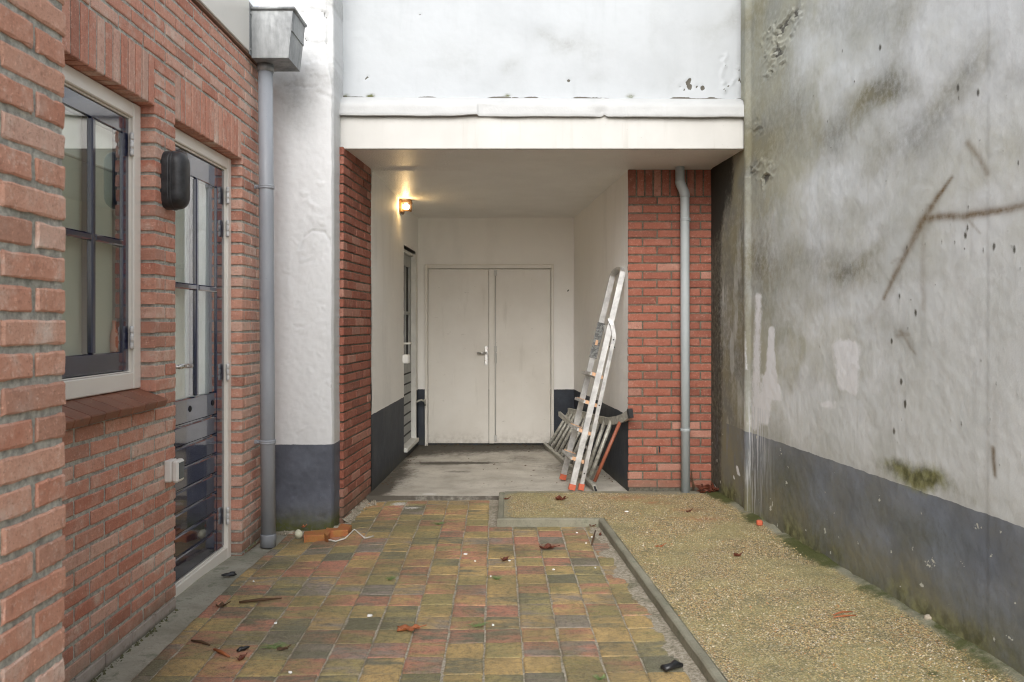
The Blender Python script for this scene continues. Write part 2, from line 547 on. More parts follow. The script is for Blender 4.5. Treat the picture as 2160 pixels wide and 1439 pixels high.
def paint_gloss(name, col, rough=.07):
    m = Mat(name)
    c = m.mix(m.rng(m.noise(8, 4), .3, .7), col, tuple(x * 1.5 for x in col))
    c = m.mix(m.math('MULTIPLY', m.rng(m.noise(160, 3), .70, .76), .5), c, (.2, .2, .22))
    r = m.rng(m.noise(12, 4), .3, .8, rough, rough + .07)
    return m.out(c, r, m.bump(m.noise(9, 3), .09, .01), Coat_Weight=1.0, Coat_Roughness=.03, IOR=1.55)


M['navy'] = paint_gloss('navy_gloss_paint', (.005, .009, .036))


def metal_mat(name, a, b, rough, metallic, scale=14, streak=False, speck=.3):
    m = Mat(name)
    v = m.scl(m.pos(), (1, 1, .25)) if streak else m.pos()
    n = m.noise(scale, 6, .65, v)
    c = m.mix(m.rng(n, .3, .7), a, b)
    c = m.mix(m.math('MULTIPLY', m.rng(m.noise(90, 4, .7), .6, .75), speck), c, tuple(x * .5 for x in a))
    r = m.rng(m.noise(30, 4), .3, .7, rough - .08, rough + .1)
    return m.out(c, r, m.bump(m.noise(40, 3), .12, .004), Metallic=metallic)


M['zinc'] = metal_mat('weathered_zinc', (.17, .18, .185), (.34, .355, .36), .55, .35, 9, True)
M['alu'] = metal_mat('scuffed_aluminium', (.46, .46, .455), (.66, .66, .65), .36, .75, 16, False, .15)
M['alu_old'] = metal_mat('dull_dirty_aluminium', (.27, .26, .22), (.55, .54, .48), .5, .35, 30)
M['steel'] = metal_mat('satin_steel', (.55, .55, .54), (.66, .66, .65), .3, .9, 30)
M['hinge'] = metal_mat('galvanised_hinge', (.62, .62, .61), (.76, .76, .75), .42, .15, 50)
M['pvc'] = metal_mat('grey_pvc', (.275, .298, .335), (.335, .36, .395), .42, 0.0, 5, True)
M['pvc_r'] = metal_mat('pale_grey_pvc', (.33, .365, .375), (.41, .45, .46), .42, 0.0, 5, True)
M['lampbody'] = metal_mat('sooty_lamp_housing', (.022, .022, .024), (.045, .046, .05), .42, .1, 30)
M['bronze'] = metal_mat('brown_lamp_housing', (.10, .055, .025), (.20, .11, .05), .45, .3, 30)


def glass_mat(name, tint=(1, 1, 1), rough=0.0, boost=0.0):
    m = Mat(name)
    fr = m.node('ShaderNodeFresnel', {'IOR': 1.52}).outputs[0]
    fr = m.math('DIVIDE', m.math('MULTIPLY', fr, 4.0), m.math('ADD', m.math('MULTIPLY', fr, 3.0), 1.0), True)   # double glazing: four faces
    back = m.node('ShaderNodeNewGeometry').outputs['Backfacing']
    fr = m.math('MULTIPLY', fr, m.math('SUBTRACT', 1.0, back))
    t = m.node('ShaderNodeBsdfTransparent', {'Color': (*tint, 1)})
    g = m.node('ShaderNodeBsdfGlossy', {'Roughness': rough, 'Color': (1, 1, 1, 1)})
    mx = m.node('ShaderNodeMixShader', {0: fr, 1: t.outputs[0], 2: g.outputs[0]})
    m.node('ShaderNodeOutputMaterial', {0: mx.outputs[0]})
    return m.m


M['glass'] = glass_mat('window_glass', (.92, .96, .94))
M['lampglass'] = glass_mat('lamp_glass', (.95, .85, .6))


def emit_mat(name, col, st):
    m = Mat(name)
    e = m.node('ShaderNodeEmission', {'Color': (*col, 1), 'Strength': st})
    m.node('ShaderNodeOutputMaterial', {0: e.outputs[0]})
    return m.m


M['bulb'] = emit_mat('lit_bulb', (1.0, .84, .55), 9)


def leaf_mat(name, a, b):
    m = Mat(name)
    c = m.mix(m.noise(80, 5, .7), a, b)
    return m.out(c, .55, m.bump(m.noise(120, 4), .6, .003))


M['leaf_red'] = leaf_mat('dark_red_brown_leaf', (.055, .014, .008), (.19, .05, .022))
M['leaf_tan'] = leaf_mat('orange_brown_leaf', (.26, .075, .025), (.42, .15, .06))

# ------------------------------------------------------------------ mesh builder
class MB:
    def __init__(s):
        s.v, s.f, s.mi, s.sm = [], [], [], []
        s.at = {}

    def add(s, verts, faces, mi=0, smooth=False, **attrs):
        o = len(s.v)
        s.v.extend([tuple(v) for v in verts])
        s.f.extend([tuple(i + o for i in f) for f in faces])
        s.mi.extend([mi] * len(faces))
        s.sm.extend([smooth] * len(faces))
        for k, val in attrs.items():
            L = s.at.setdefault(k, [])
            L.extend([(0, 0, 0, 0)] * (o - len(L)))
            if isinstance(val, (tuple, list)) and len(val) in (3, 4) and not isinstance(val[0], (tuple, list, np.ndarray)):
                L.extend([tuple(val) + (1,) * (4 - len(val))] * len(verts))
            else:
                L.extend([tuple(x) + (1,) * (4 - len(x)) for x in val])

    def box(s, lo, hi, bev=0.0, mi=0, mtx=None, **a):
        lo, hi = Vector(lo), Vector(hi)
        for i in range(3):
            if lo[i] > hi[i]:
                lo[i], hi[i] = hi[i], lo[i]
        b = min(bev, min(hi - lo) * .45)
        if b <= 0:
            vs_ = [(x, y, z) for x in (lo.x, hi.x) for y in (lo.y, hi.y) for z in (lo.z, hi.z)]
            fs = [(0, 1, 3, 2), (4, 6, 7, 5), (0, 4, 5, 1), (2, 3, 7, 6), (0, 2, 6, 4), (1, 5, 7, 3)]
        else:
            vs_, idx = [], {}
            for sx in (0, 1):
                for sy in (0, 1):
                    for sz in (0, 1):
                        c = Vector((hi.x if sx else lo.x, hi.y if sy else lo.y, hi.z if sz else lo.z))
                        for ax in range(3):
                            p = c.copy()
                            for k, sg in enumerate((sx, sy, sz)):
                                if k != ax:
                                    p[k] += -b if sg else b
                            idx[(sx, sy, sz, ax)] = len(vs_)
                            vs_.append(tuple(p))
            fs = []
            I = lambda x, y, z, a_: idx[(x, y, z, a_)]
            for g in (0, 1):
                q = [I(g, 0, 0, 0), I(g, 1, 0, 0), I(g, 1, 1, 0), I(g, 0, 1, 0)]
                fs.append(q if g else q[::-1])
                q = [I(0, g, 0, 1), I(0, g, 1, 1), I(1, g, 1, 1), I(1, g, 0, 1)]
                fs.append(q if g else q[::-1])
                q = [I(0, 0, g, 2), I(1, 0, g, 2), I(1, 1, g, 2), I(0, 1, g, 2)]
                fs.append(q if g else q[::-1])
            for a_ in (0, 1):
                for b_ in (0, 1):
                    fs.append((I(a_, b_, 0, 0), I(a_, b_, 1, 0), I(a_, b_, 1, 1), I(a_, b_, 0, 1)))
                    fs.append((I(a_, 0, b_, 0), I(a_, 1, b_, 0), I(a_, 1, b_, 2), I(a_, 0, b_, 2)))
                    fs.append((I(0, a_, b_, 1), I(1, a_, b_, 1), I(1, a_, b_, 2), I(0, a_, b_, 2)))
            for sx in (0, 1):
                for sy in (0, 1):
                    for sz in (0, 1):
                        fs.append((I(sx, sy, sz, 0), I(sx, sy, sz, 1), I(sx, sy, sz, 2)))
            ctr = (lo + hi) / 2
            out = []
            for f in fs:
                P = [Vector(vs_[i]) for i in f]
                n = (P[1] - P[0]).cross(P[2] - P[0])
                fc = sum(P, Vector()) / len(P)
                out.append(tuple(f) if n.dot(fc - ctr) > 0 else tuple(f)[::-1])
            fs = out
        if mtx is not None:
            vs_ = [tuple(mtx @ Vector(v)) for v in vs_]
        s.add(vs_, fs, mi, False, **a)

    def sweep(s, path, prof, up=(0, 0, 1), mi=0, smooth=False, caps=True, hollow=False, radii=None):
        """sweep closed 2-D profile along a path; profile x along 'side', y along 'up'"""
        path = [Vector(p) for p in path]
        up = Vector(up)
        n = len(prof)
        vs_, fs = [], []
        for i, p in enumerate(path):
            t = Vector()
            if i > 0:
                t += (p - path[i - 1]).normalized()
            if i < len(path) - 1:
                t += (path[i + 1] - p).normalized()
            t.normalize()
            side = t.cross(up)
            if side.length < 1e-4:
                side = t.cross(Vector((1, 0, 0)))
            side.normalize()
            u = side.cross(t).normalized()
            k = 1.0
            if 0 < i < len(path) - 1:
                a = (p - path[i - 1]).normalized()
                k = 1.0 / max(.5, a.dot(t))
            r = radii[i] if radii else 1.0
            for (x, y) in prof:
                vs_.append(p + side * x * r * k + u * y * r)
        for i in range(len(path) - 1):
            for j in range(n):
                fs.append((i * n + j, i * n + (j + 1) % n, (i + 1) * n + (j + 1) % n, (i + 1) * n + j))
        if caps and not hollow:
            fs.append(tuple(range(n))[::-1])
            fs.append(tuple((len(path) - 1) * n + j for j in range(n)))
        s.add(vs_, fs, mi, smooth)

    def tube(s, path, r, seg=14, mi=0, radii=None, caps=True):
        prof = [(r * math.cos(2 * math.pi * k / seg), r * math.sin(2 * math.pi * k / seg)) for k in range(seg)]
        t0 = (Vector(path[1]) - Vector(path[0])).normalized()
        up = (0, 0, 1) if abs(t0.z) < .9 else (0, 1, 0)
        s.sweep(path, prof, up, mi, True, caps, radii=radii)

    def lathe(s, prof, origin, axis=(0, 0, 1), seg=24, mi=0, sx=1.0, sy=1.0):
        ax = Vector(axis).normalized()
        a = ax.orthogonal().normalized() if abs(ax.z) < .99 else Vector((1, 0, 0))
        b = ax.cross(a)
        o = Vector(origin)
        vs_, fs = [], []
        for (r, h) in prof:
            for k in range(seg):
                t = 2 * math.pi * k / seg
                vs_.append(o + ax * h + a * (r * math.cos(t) * sx) + b * (r * math.sin(t) * sy))
        for i in range(len(prof) - 1):
            for k in range(seg):
                fs.append((i * seg + k, i * seg + (k + 1) % seg, (i + 1) * seg + (k + 1) % seg, (i + 1) * seg + k))
        fs.append(tuple(range(seg))[::-1])
        fs.append(tuple((len(prof) - 1) * seg + k for k in range(seg)))
        s.add(vs_, fs, mi, True)

    def grid(s, P, mi=0, smooth=True, **a):
        """P: array (n, m, 3)"""
        n, m = P.shape[:2]
        idx = np.arange(n * m).reshape(n, m)
        q = np.stack([idx[:-1, :-1], idx[1:, :-1], idx[1:, 1:], idx[:-1, 1:]], -1).reshape(-1, 4)
        s.add(P.reshape(-1, 3).tolist(), q.tolist(), mi, smooth, **{k: v.reshape(-1, v.shape[-1]).tolist() for k, v in a.items()})

    def build(s, name, mats, parent=None):
        me = bpy.data.meshes.new(name)
        me.from_pydata(s.v, [], s.f)
        for m_ in (mats if isinstance(mats, (list, tuple)) else [mats]):
            me.materials.append(m_)
        me.polygons.foreach_set('material_index', s.mi)
        me.polygons.foreach_set('use_smooth', s.sm)
        for k, L in s.at.items():
            L.extend([(0, 0, 0, 0)] * (len(s.v) - len(L)))
            at_ = me.attributes.new(k, 'FLOAT_COLOR', 'POINT')
            at_.data.foreach_set('color', np.asarray(L, np.float32).ravel())
        me.update()
        o = bpy.data.objects.new(name, me)
        COL.objects.link(o)
        if parent is not None:
            o.parent = parent
            o.matrix_parent_inverse = wmat(parent).inverted()
        return o


def wmat(o):
    b = Matrix.LocRotScale(o.location, o.rotation_euler, o.scale)
    return b if o.parent is None else wmat(o.parent) @ o.matrix_parent_inverse @ b


def recenter(o):
    """put a single-mesh thing's origin at its base"""
    me = o.data
    co = np.empty(len(me.vertices) * 3)
    me.vertices.foreach_get('co', co)
    co = co.reshape(-1, 3)
    b = np.array([(co[:, 0].min() + co[:, 0].max()) / 2, (co[:, 1].min() + co[:, 1].max()) / 2, co[:, 2].min()])
    me.vertices.foreach_set('co', (co - b).ravel())
    o.location = b
    return o


def tag(o, label, cat, group=None, kind=None):
    o['label'] = label
    o['category'] = cat
    if group:
        o['group'] = group
    if kind:
        o['kind'] = kind
    return o


def empty(name, loc, label, cat, group=None):
    o = bpy.data.objects.new(name, None)
    COL.objects.link(o)
    o.location = loc
    o.empty_display_size = .1
    return tag(o, label, cat, group)


def struct(o):
    o['kind'] = 'structure'
    return o


# ------------------------------------------------------------------ bricks
def brick(mb, O, U, N, u0, u1, z0, z1, depth=.095, mi=0, rnd=None, jit=.0014, W=(0, 0, 1), nu=6):
    """one brick: O origin, U along the wall, N outward normal"""
    O, U, N, W = (np.array(x, float) for x in (O, U, N, W))
    lu, lz = u1 - u0, z1 - z0
    e = min(.0042, lu * .25, lz * .2)
    us = np.concatenate([[0, e], np.linspace(e, lu - e, nu - 2)[1:-1], [lu - e, lu]])
    zs = np.concatenate([[0, e], [lz * .5], [lz - e, lz]])
    n, k = len(us), len(zs)
    A, B = np.meshgrid(us, zs, indexing='ij')
    D = NR.rand(n, k) * .0005
    edge = np.zeros((n, k), bool)
    edge[0, :] = edge[-1, :] = edge[:, 0] = edge[:, -1] = True
    D[edge] += .0026
    for c in ((0, 0), (0, -1), (-1, 0), (-1, -1)):
        D[c] += .0022
    A = A + (NR.rand(n, k) - .5) * jit * 2
    B = B + (NR.rand(n, k) - .5) * jit * 2
    tilt = (NR.rand(3) - .5) * np.array([.003, .003, .0045])
    D = D + tilt[0] * (A / lu - .5) + tilt[1] * (B / lz - .5) + tilt[2] * .6
    P = O + (A + u0)[..., None] * U + (B + z0)[..., None] * W - D[..., None] * N
    per = [(i, 0) for i in range(n)] + [(n - 1, j) for j in range(1, k)] + [(i, k - 1) for i in range(n - 2, -1, -1)] + [(0, j) for j in range(k - 2, 0, -1)]
    ring = [P[i, j] for i, j in per]
    r1 = [p - N * .008 for p in ring]
    r2 = [p - N * depth for p in ring]
    idx = np.arange(n * k).reshape(n, k)
    verts = P.reshape(-1, 3).tolist() + [p.tolist() for p in r1] + [p.tolist() for p in r2]
    flip = np.dot(np.cross(U, W), N) < 0
    fs = np.stack([idx[:-1, :-1], idx[1:, :-1], idx[1:, 1:], idx[:-1, 1:]], -1).reshape(-1, 4).tolist()
    L = len(per)
    b1, b2 = n * k, n * k + L
    pi_ = [idx[i, j] for i, j in per]
    for q in range(L):
        q2 = (q + 1) % L
        fs.append([pi_[q2], pi_[q], b1 + q, b1 + q2])
        fs.append([b1 + q2, b1 + q, b2 + q, b2 + q2])
    if flip:
        fs = [f[::-1] for f in fs]
    c = rnd if rnd is not None else NR.rand(3)
    mb.add(verts, fs, mi, False, bc=tuple(float(x) for x in c))


def rsub(R, S):
    """rectangle R minus rectangle S -> list"""
    a0, a1, b0, b1 = R
    c0, c1, d0, d1 = S
    if c0 >= a1 or c1 <= a0 or d0 >= b1 or d1 <= b0:
        return [R]
    o = []
    if a0 < c0:
        o.append((a0, c0, b0, b1))
    if a1 > c1:
        o.append((c1, a1, b0, b1))
    m0, m1 = max(a0, c0), min(a1, c1)
    if b0 < d0:
        o.append((m0, m1, b0, d0))
    if b1 > d1:
        o.append((m0, m1, d1, b1))
    return o


def brickwork(mb, O, U, N, u0, u1, z0, z1, anchor, zbase, course=.0625, pitch=.2165, joint=.011, holes=(), depth=.095, par=0, **kw):
    k0 = int(math.floor((z0 - zbase) / course))
    k1 = int(math.ceil((z1 - zbase) / course))
    for k in range(k0, k1):
        za, zb = max(z0, zbase + k * course), min(z1, zbase + (k + 1) * course)
        if zb - za < .02:
            continue
        off = 0 if (k + par) % 2 == 0 else pitch / 2
        i0 = int(math.floor((u0 - anchor) / pitch)) - 2
        i1 = int(math.ceil((u1 - anchor) / pitch)) + 2
        for i in range(i0, i1):
            a, b = max(u0, anchor + off + i * pitch), min(u1, anchor + off + (i + 1) * pitch)
            if b - a < .02:
                continue
            rects = [(a, b, za, zb)]
            for hname in holes:
                rects = [r for R in rects for r in rsub(R, hname)]
            for (a_, b_, c_, d_) in rects:
                if b_ - a_ < .022 or d_ - c_ < .022:
                    continue
                j = joint / 2
                # outer ends stay flush with the corner
                ja = 0 if abs(a_ - u0) < 1e-6 or any(abs(a_ - h_[1]) < 1e-6 for h_ in holes) else j
                jb = 0 if abs(b_ - u1) < 1e-6 or any(abs(b_ - h_[0]) < 1e-6 for h_ in holes) else j
                wob = (NR.rand(4) - .5) * .0025
                brick(mb, O, U, N, a_ + ja + wob[0], b_ - jb + wob[1], c_ + j + wob[2] * .7, d_ - j + wob[3] * .7, depth, **kw)


# ================================================================== SETTING
# ground far and wide
g = MB()
g.grid(np.array([[(-120, -120, -.09), (-120, 120, -.09)], [(120, -120, -.09), (120, 120, -.09)]], float)[:, ::-1], smooth=False)
struct(g.build('ground', M['ground']))

# ---- paving
TH = math.radians(1.05)
UX = np.array([math.cos(TH), math.sin(TH) * 1.0, 0.0])
UY = np.array([-math.sin(TH), math.cos(TH), 0.0])
PC, PR = .1502, .1490
KERB_X = lambda d: .699 - .067 * (d - 2.97)      # foot of the kerb face
LEFT_X = lambda d: -1.385 - .014 * (d - 4.0)


def dip(x, y):
    return -.034 * sstep(-.75, -1.35, x) * sstep(4.1, 5.1, y)


def in_paving(x, y):
    if x < LEFT_X(y) - .02 or y > 6.03:
        return False
    if y < 5.235:
        return x < KERB_X(y) - .012
    return x < -.09 and (y < 5.26 or x > -1.09)


mb = MB()
for i in range(-16, 24):
    ph = RNG.uniform(-.012, .012)
    for j in range(-14, 46):
        u0 = -.052 + .0055 + i * PC + RNG.uniform(-.0015, .0015)
        v0 = 3.043 + ph + j * PR + RNG.uniform(-.0012, .0012)
        lu, lv = PC - .0062 + RNG.uniform(-.0015, .0015), PR - .0008 + RNG.uniform(-.0012, .0006)
        # centre in world
        cx, cy = (UX * (u0 + lu / 2) + UY * (v0 + lv / 2))[:2]
        edge = LEFT_X(cy)
        if not (in_paving(cx, cy) or in_paving(cx - .06, cy) or in_paving(cx + .055, cy) or in_paving(cx, cy - .06)):
            continue
        # trim to the paving outline
        a0, a1, b0, b1 = u0, u0 + lu, v0, v0 + lv
        shift = -math.sin(TH) * cy
        xl, xr = edge - shift, (KERB_X(cy) - .012 - shift) if cy < 5.235 else (-.094 - shift)
        if cy >= 5.26:
            xl = max(xl, (-1.104 + .0684 * (cy - 5.44)) + .006 - shift)
        a0, a1 = max(a0, xl), min(a1, xr)
        if cx > -.10 and b1 > 5.235:
            b1 = min(b1, 5.232)
        b1 = min(b1, 6.03)
        if a1 - a0 < .03 or b1 - b0 < .03:
            continue
        if cy > 5.25 and cx < -1.09:
            continue
        n = 7
        us = np.concatenate([[0, .004, .014], [.5 * (a1 - a0)], [(a1 - a0) - .014, (a1 - a0) - .004, (a1 - a0)]]) + a0
        vs_ = np.concatenate([[0, .004, .014], [.5 * (b1 - b0)], [(b1 - b0) - .014, (b1 - b0) - .004, (b1 - b0)]]) + b0
        A, B = np.meshgrid(us, vs_, indexing='ij')
        prof = np.array([-.0045, -.0014, -.0003, 0, -.0003, -.0014, -.0045])
        Z = np.minimum(prof[:, None], .30 * prof[None, :]) + NR.rand(n, n) * .0010
        Z[0, 0] -= .002; Z[0, -1] -= .002; Z[-1, 0] -= .002; Z[-1, -1] -= .002
        A = A + (NR.rand(n, n) - .5) * .0048
        B = B + (NR.rand(n, n) - .5) * .0048
        dz = RNG.uniform(-.0016, .0014)
        Z = Z + dz + RNG.uniform(-.003, .003) * (A - A.mean()) / .15 + RNG.uniform(-.0016, .0016) * (B - B.mean()) / .15
        P = A[..., None] * UX + B[..., None] * UY
        P[..., 2] = Z + dip(P[..., 0], P[..., 1])
        PXs = (P[..., 0])
        PYs = (P[..., 1])
        st = np.zeros((n, n, 3))
        for (px, py, rx, ry) in ((842, 1063, .09, .07), (868, 1072, .10, .05), (1160, 1430, .0, .0)):
            if rx > 0:
                q = at(px, py, FPX * H / (py - 682))
                st[..., 0] += .85 * blob(PXs, PYs, q.x, q.y, rx, ry)
        # outer skirt
        mb.grid(P, 0, True, bc=np.broadcast_to(NR.rand(3), (n, n, 3)).copy(), st=st)
        idx0 = len(mb.v) - n * n
        ring = [idx0 + q for q in range(0, n * n, n)] + [idx0 + (n - 1) * n + q for q in range(1, n)] + \
               [idx0 + q * n + n - 1 for q in range(n - 2, -1, -1)] + [idx0 + q for q in range(n - 2, 0, -1)]
        low = [(mb.v[q][0], mb.v[q][1], -.075) for q in ring]
        base = len(mb.v)
        c_ = mb.at['bc'][idx0]
        mb.v.extend(low)
        mb.at['bc'].extend([c_] * len(low))
        mb.at['st'].extend([(0, 0, 0, 1)] * len(low))
        for q in range(len(ring)):
            q2 = (q + 1) % len(ring)
            mb.f.append((ring[q2], ring[q], base + q, base + q2))
            mb.mi.append(0)
            mb.sm.append(True)
# sand bed in the joints
xs = np.linspace(-1.6, .9, 90)
ys = np.linspace(.6, 6.06, 200)
X, Y = np.meshgrid(xs, ys, indexing='ij')
Z = -.0042 - .04 * (X < LEFT_X(Y) - .01) + (fbm(X, Y, 14, 4, 3) - .5) * .005 + .008 * sstep(.14, .0, KERB_X(Y) - X + .12 * (fbm(X, Y, 8, 4, 5) - .5)) * (Y < 5.23)
Z = Z + dip(X, Y)
mb.grid(np.stack([X, Y, Z], -1), 1, True)
struct(mb.build('paving', [M['paver'], M['sand']]))

# ---- passage floor slab
xs = np.linspace(-1.15, 1.0, 130)
ys = np.concatenate([np.linspace(6.045, 6.2, 14), np.linspace(6.215, 8.75, 150)])
X, Y = np.meshgrid(xs, ys, indexing='ij')
Z = .024 + (fbm(X, Y, 3, 4, 8) - .5) * .006
Z[:, 0] = -.05
st = np.zeros(X.shape + (3,))


def fl(px, py, z=.03):
    d = FPX * (H - z) / (py - 682)
    return (px - 1080) / FPX * d, d


for (px, py, rx, ry, k) in ((930, 976, .30, .10, .8), (1010, 975, .22, .06, .5), (890, 955, .22, .25, .7), (960, 993, .12, .06, .45), (850, 1000, .10, .35, .6),
                            (1050, 940, .5, .12, .8), (1240, 985, .30, .30, .45), (1300, 1010, .14, .12, .5), (810, 1030, .08, .25, .55)):
    x0, y0 = fl(px, py)
    st[..., 0] += k * blob(X, Y, x0, y0, rx, ry)
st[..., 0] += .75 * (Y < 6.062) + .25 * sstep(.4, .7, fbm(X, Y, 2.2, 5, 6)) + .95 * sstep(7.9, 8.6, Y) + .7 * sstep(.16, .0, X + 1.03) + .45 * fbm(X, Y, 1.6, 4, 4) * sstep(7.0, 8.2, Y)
x0, y0 = fl(905, 1041)
st[..., 1] += 1.0 * blob(X, Y, x0, y0, .07, .03)
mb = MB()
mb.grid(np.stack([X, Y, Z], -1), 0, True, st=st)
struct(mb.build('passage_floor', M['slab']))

# ---- raised gravel-concrete strip with its edge
mb = MB()
KW = .040


def right_x(y):
    r = np.where(np.asarray(y) > 5.45, 1.488 + (6.2 - y) / .75 * .05, 1.538 + (5.45 - y) * .0922)
    return r if r.ndim else float(r)


ys = np.concatenate([np.linspace(.4, 5.18, 260), np.linspace(5.2, 6.16, 60)])
NXg = 140
P = np.zeros((NXg, len(ys), 3))
for j, y in enumerate(ys):
    xl = KERB_X(y) + KW if y <= 5.235 + KW else -.094 + KW
    if 5.235 + KW * .2 < y < 5.235 + KW + .02:
        xl = KERB_X(5.235) + KW if y < 5.235 + KW else -.094 + KW
    xr = right_x(y) + .03
    P[:, j, 0] = np.linspace(xl, xr, NXg)
    P[:, j, 1] = y
X, Y = P[..., 0], P[..., 1]
P[..., 2] = .0485 + (fbm(X, Y, 2.5, 4, 21) - .5) * .010 + (fbm(X, Y, 90, 2, 22) - .5) * .0035 - .012 * sstep(6.02, 6.12, Y) \
    + .030 * sstep(.09, .0, right_x(Y) - X) * fbm(X, Y, 9, 3, 31)
st = np.zeros(X.shape + (3,))
st[..., 0] += .75 * sstep(.10, .02, right_x(Y) - X) + .65 * sstep(.18, .02, X + .094) * (Y > 5.2) + .6 * sstep(5.95, 6.1, Y) + .45 * sstep(.06, 0, X - KERB_X(Y) - KW) * (Y < 5.2)
st[..., 0] += .5 * blob(X, Y, 1.15, 6.05, .3, .18)
st[..., 1] += .75 * sstep(.16, .02, right_x(Y) - X) * fbm(X, Y, 4, 3, 41) * 1.3 + .35 * sstep(.42, .7, fbm(X, Y, 2, 4, 44)) + .30 * sstep(4.9, 3.4, Y) * sstep(.42, .62, fbm(X, Y, 3.5, 4, 47))
for (px, py, r) in ((1330, 1050, .16), (1385, 1060, .10), (1480, 1095, .13), (1450, 1075, .10), (1390, 1048, .05)):
    x0, y0 = fl(px, py, .05)
    st[..., 2] += .75 * blob(X, Y, x0, y0, r, r * .5)
mb.grid(P, 0, True, st=st)
# single stones standing proud of the surface
ICO = [(0, 0, 1), (.894, 0, .447), (.276, .851, .447), (-.724, .526, .447), (-.724, -.526, .447), (.276, -.851, .447), (.95, 0, -.3), (.3, .9, -.3), (-.77, .56, -.3), (-.77, -.56, -.3), (.3, -.9, -.3)]
ICF = [(0, 1, 2), (0, 2, 3), (0, 3, 4), (0, 4, 5), (0, 5, 1)] + [f for q in range(5) for f in ((1 + q, 6 + q, 1 + (q + 1) % 5), (1 + (q + 1) % 5, 6 + q, 6 + (q + 1) % 5))]
gr_ = np.random.RandomState(99)
cnt = 0
while cnt < 9500:
    y = 2.55 + (6.05 - 2.55) * gr_.rand() ** 1.25
    xa = KERB_X(y) + KW + .004 if y < 5.28 else -.094 + KW + .004
    x = xa + (right_x(y) - .05 - xa) * gr_.rand()
    if fbm(x, y, 3.2, 3, 301) < .40 + .2 * gr_.rand() - .1:
        continue
    r_ = gr_.uniform(.0018, .0042) * (1.5 if gr_.rand() < .06 else 1)
    zt0 = .0485 + (fbm(x, y, 2.5, 4, 21) - .5) * .010 - .012 * float(sstep(6.02, 6.12, y))
    a = gr_.rand() * 6.28
    ca_, sa_ = math.cos(a), math.sin(a)
    el_ = gr_.uniform(.65, 1.0)
    fl_ = gr_.uniform(.45, .8)
    vv = [(x + r_ * (px_ * ca_ - py_ * el_ * sa_), y + r_ * (px_ * sa_ + py_ * el_ * ca_), zt0 + r_ * (pz_ * fl_ + .12)) for px_, py_, pz_ in ICO]
    mb.add(vv, ICF, 1, True, bc=tuple(gr_.rand(3)))
    cnt += 1
struct(mb.build('gravel_path', [M['gravel'], M['gravel_stone']]))

mb = MB()
path = [(KERB_X(y) + KW / 2, y, 0) for y in np.linspace(.3, 5.235 + KW / 2, 60)] + [(x, 5.235 + KW / 2, 0) for x in np.linspace(KERB_X(5.23) - .02, -.094 + KW / 2, 16)] \
    + [(-.094 + KW / 2, y, 0) for y in np.linspace(5.30, 6.07, 14)]
path = [(x + RNG.uniform(-.0015, .0015), y, z) for x, y, z in path]
prof = [(-KW / 2, -.06), (KW / 2, -.06), (KW / 2, .047), (KW / 2 - .006, .0505), (-KW / 2 + .007, .0515), (-KW / 2, .045), (-KW / 2 + .0005, .02)]
prof = [(x, y) for x, y in prof]
mb.sweep(path, prof, (0, 0, 1), 0, False)
struct(mb.build('kerb', M['kerb']))

# ---- concrete strip along the house
xs = np.linspace(0, 1, 14)
ys = np.linspace(.8, 5.28, 160)
P = np.zeros((14, 160, 3))
for j, y in enumerate(ys):
    P[:, j, 0] = np.linspace(-1.62, LEFT_X(y) + .012 + .02 * (vnoise(y * 5, 0.3, 9) - .5), 14)
    P[:, j, 1] = y
P[..., 2] = -.004 + (fbm(P[..., 0], P[..., 1], 7, 4, 51) - .5) * .012 - .012 * np.linspace(0, 1, 14)[:, None] ** 3 + dip(P[..., 0], P[..., 1])
mb = MB()
mb.grid(P, 0, True)
struct(mb.build('concrete_strip', M['strip']))

# ================================================================== BOUNDARY WALL (right)
def wall_pt(px, py):
    """photo pixel -> (y, z) on the right wall"""
    t = (px - 1080) / FPX
    y = (1.538 + 5.45 * .0922) / (t + .0922)
    if y > 5.45:
        y = (1.488 + 6.2 * .05 / .75) / (t + .05 / .75)
    return y, H - (py - 682) / FPX * y


ys = np.concatenate([np.arange(-3, 1.6, .2), np.arange(1.6, 2.6, .03), np.arange(2.6, 6.3, .0085)])
zs = np.concatenate([np.arange(-.06, 3.5, .0085), np.arange(3.5, 3.75, .1)])
Y, Z = np.meshgrid(ys, zs, indexing='ij')
X = np.array([right_x(y) for y in ys])[:, None] + 0 * Z
st = np.zeros(X.shape + (4,))
su = np.zeros(X.shape + (4,))
sv = np.zeros(X.shape + (4,))
wq = (fbm(Y, Z, 3.0, 4, 61) - .5) * .16
wr = (fbm(Y, Z, 3.0, 4, 67) - .5) * .16
Yw, Zw = Y + wq, Z + wr


def W_blob(layer, ch, px, py, ru, rv, k, ang=0.0):
    y0, z0 = wall_pt(px, py)
    layer[..., ch] += k * blob(Yw, Zw, y0, z0, ru * y0 / 2.04, rv, ang)


def W_seg(layer, ch, p, q, w0, w1, k, warp=.25, soft=True):
    a, b = wall_pt(*p), wall_pt(*q)
    f_ = 2.04 * 2 / (a[0] + b[0])
    d, t = segd((Y + wq * warp) * f_, Z + wr * warp, (a[0] * f_, a[1]), (b[0] * f_, b[1]))
    ww = w0 + (w1 - w0) * t
    if layer is st and ch == 2:
        ww = ww * (.75 + .7 * fbm(Y * .6, Z, 9, 3, 285))
        k = k * (.65 + .6 * fbm(Y * .6, Z, 6, 3, 287))
    if layer is st and ch == 2:
        layer[..., ch] = np.maximum(layer[..., ch], k * np.exp(-(d / ww) ** 2))
        return
    layer[..., ch] += k * (np.exp(-(d / ww) ** 2) if soft else sstep(ww, ww * .7, d))


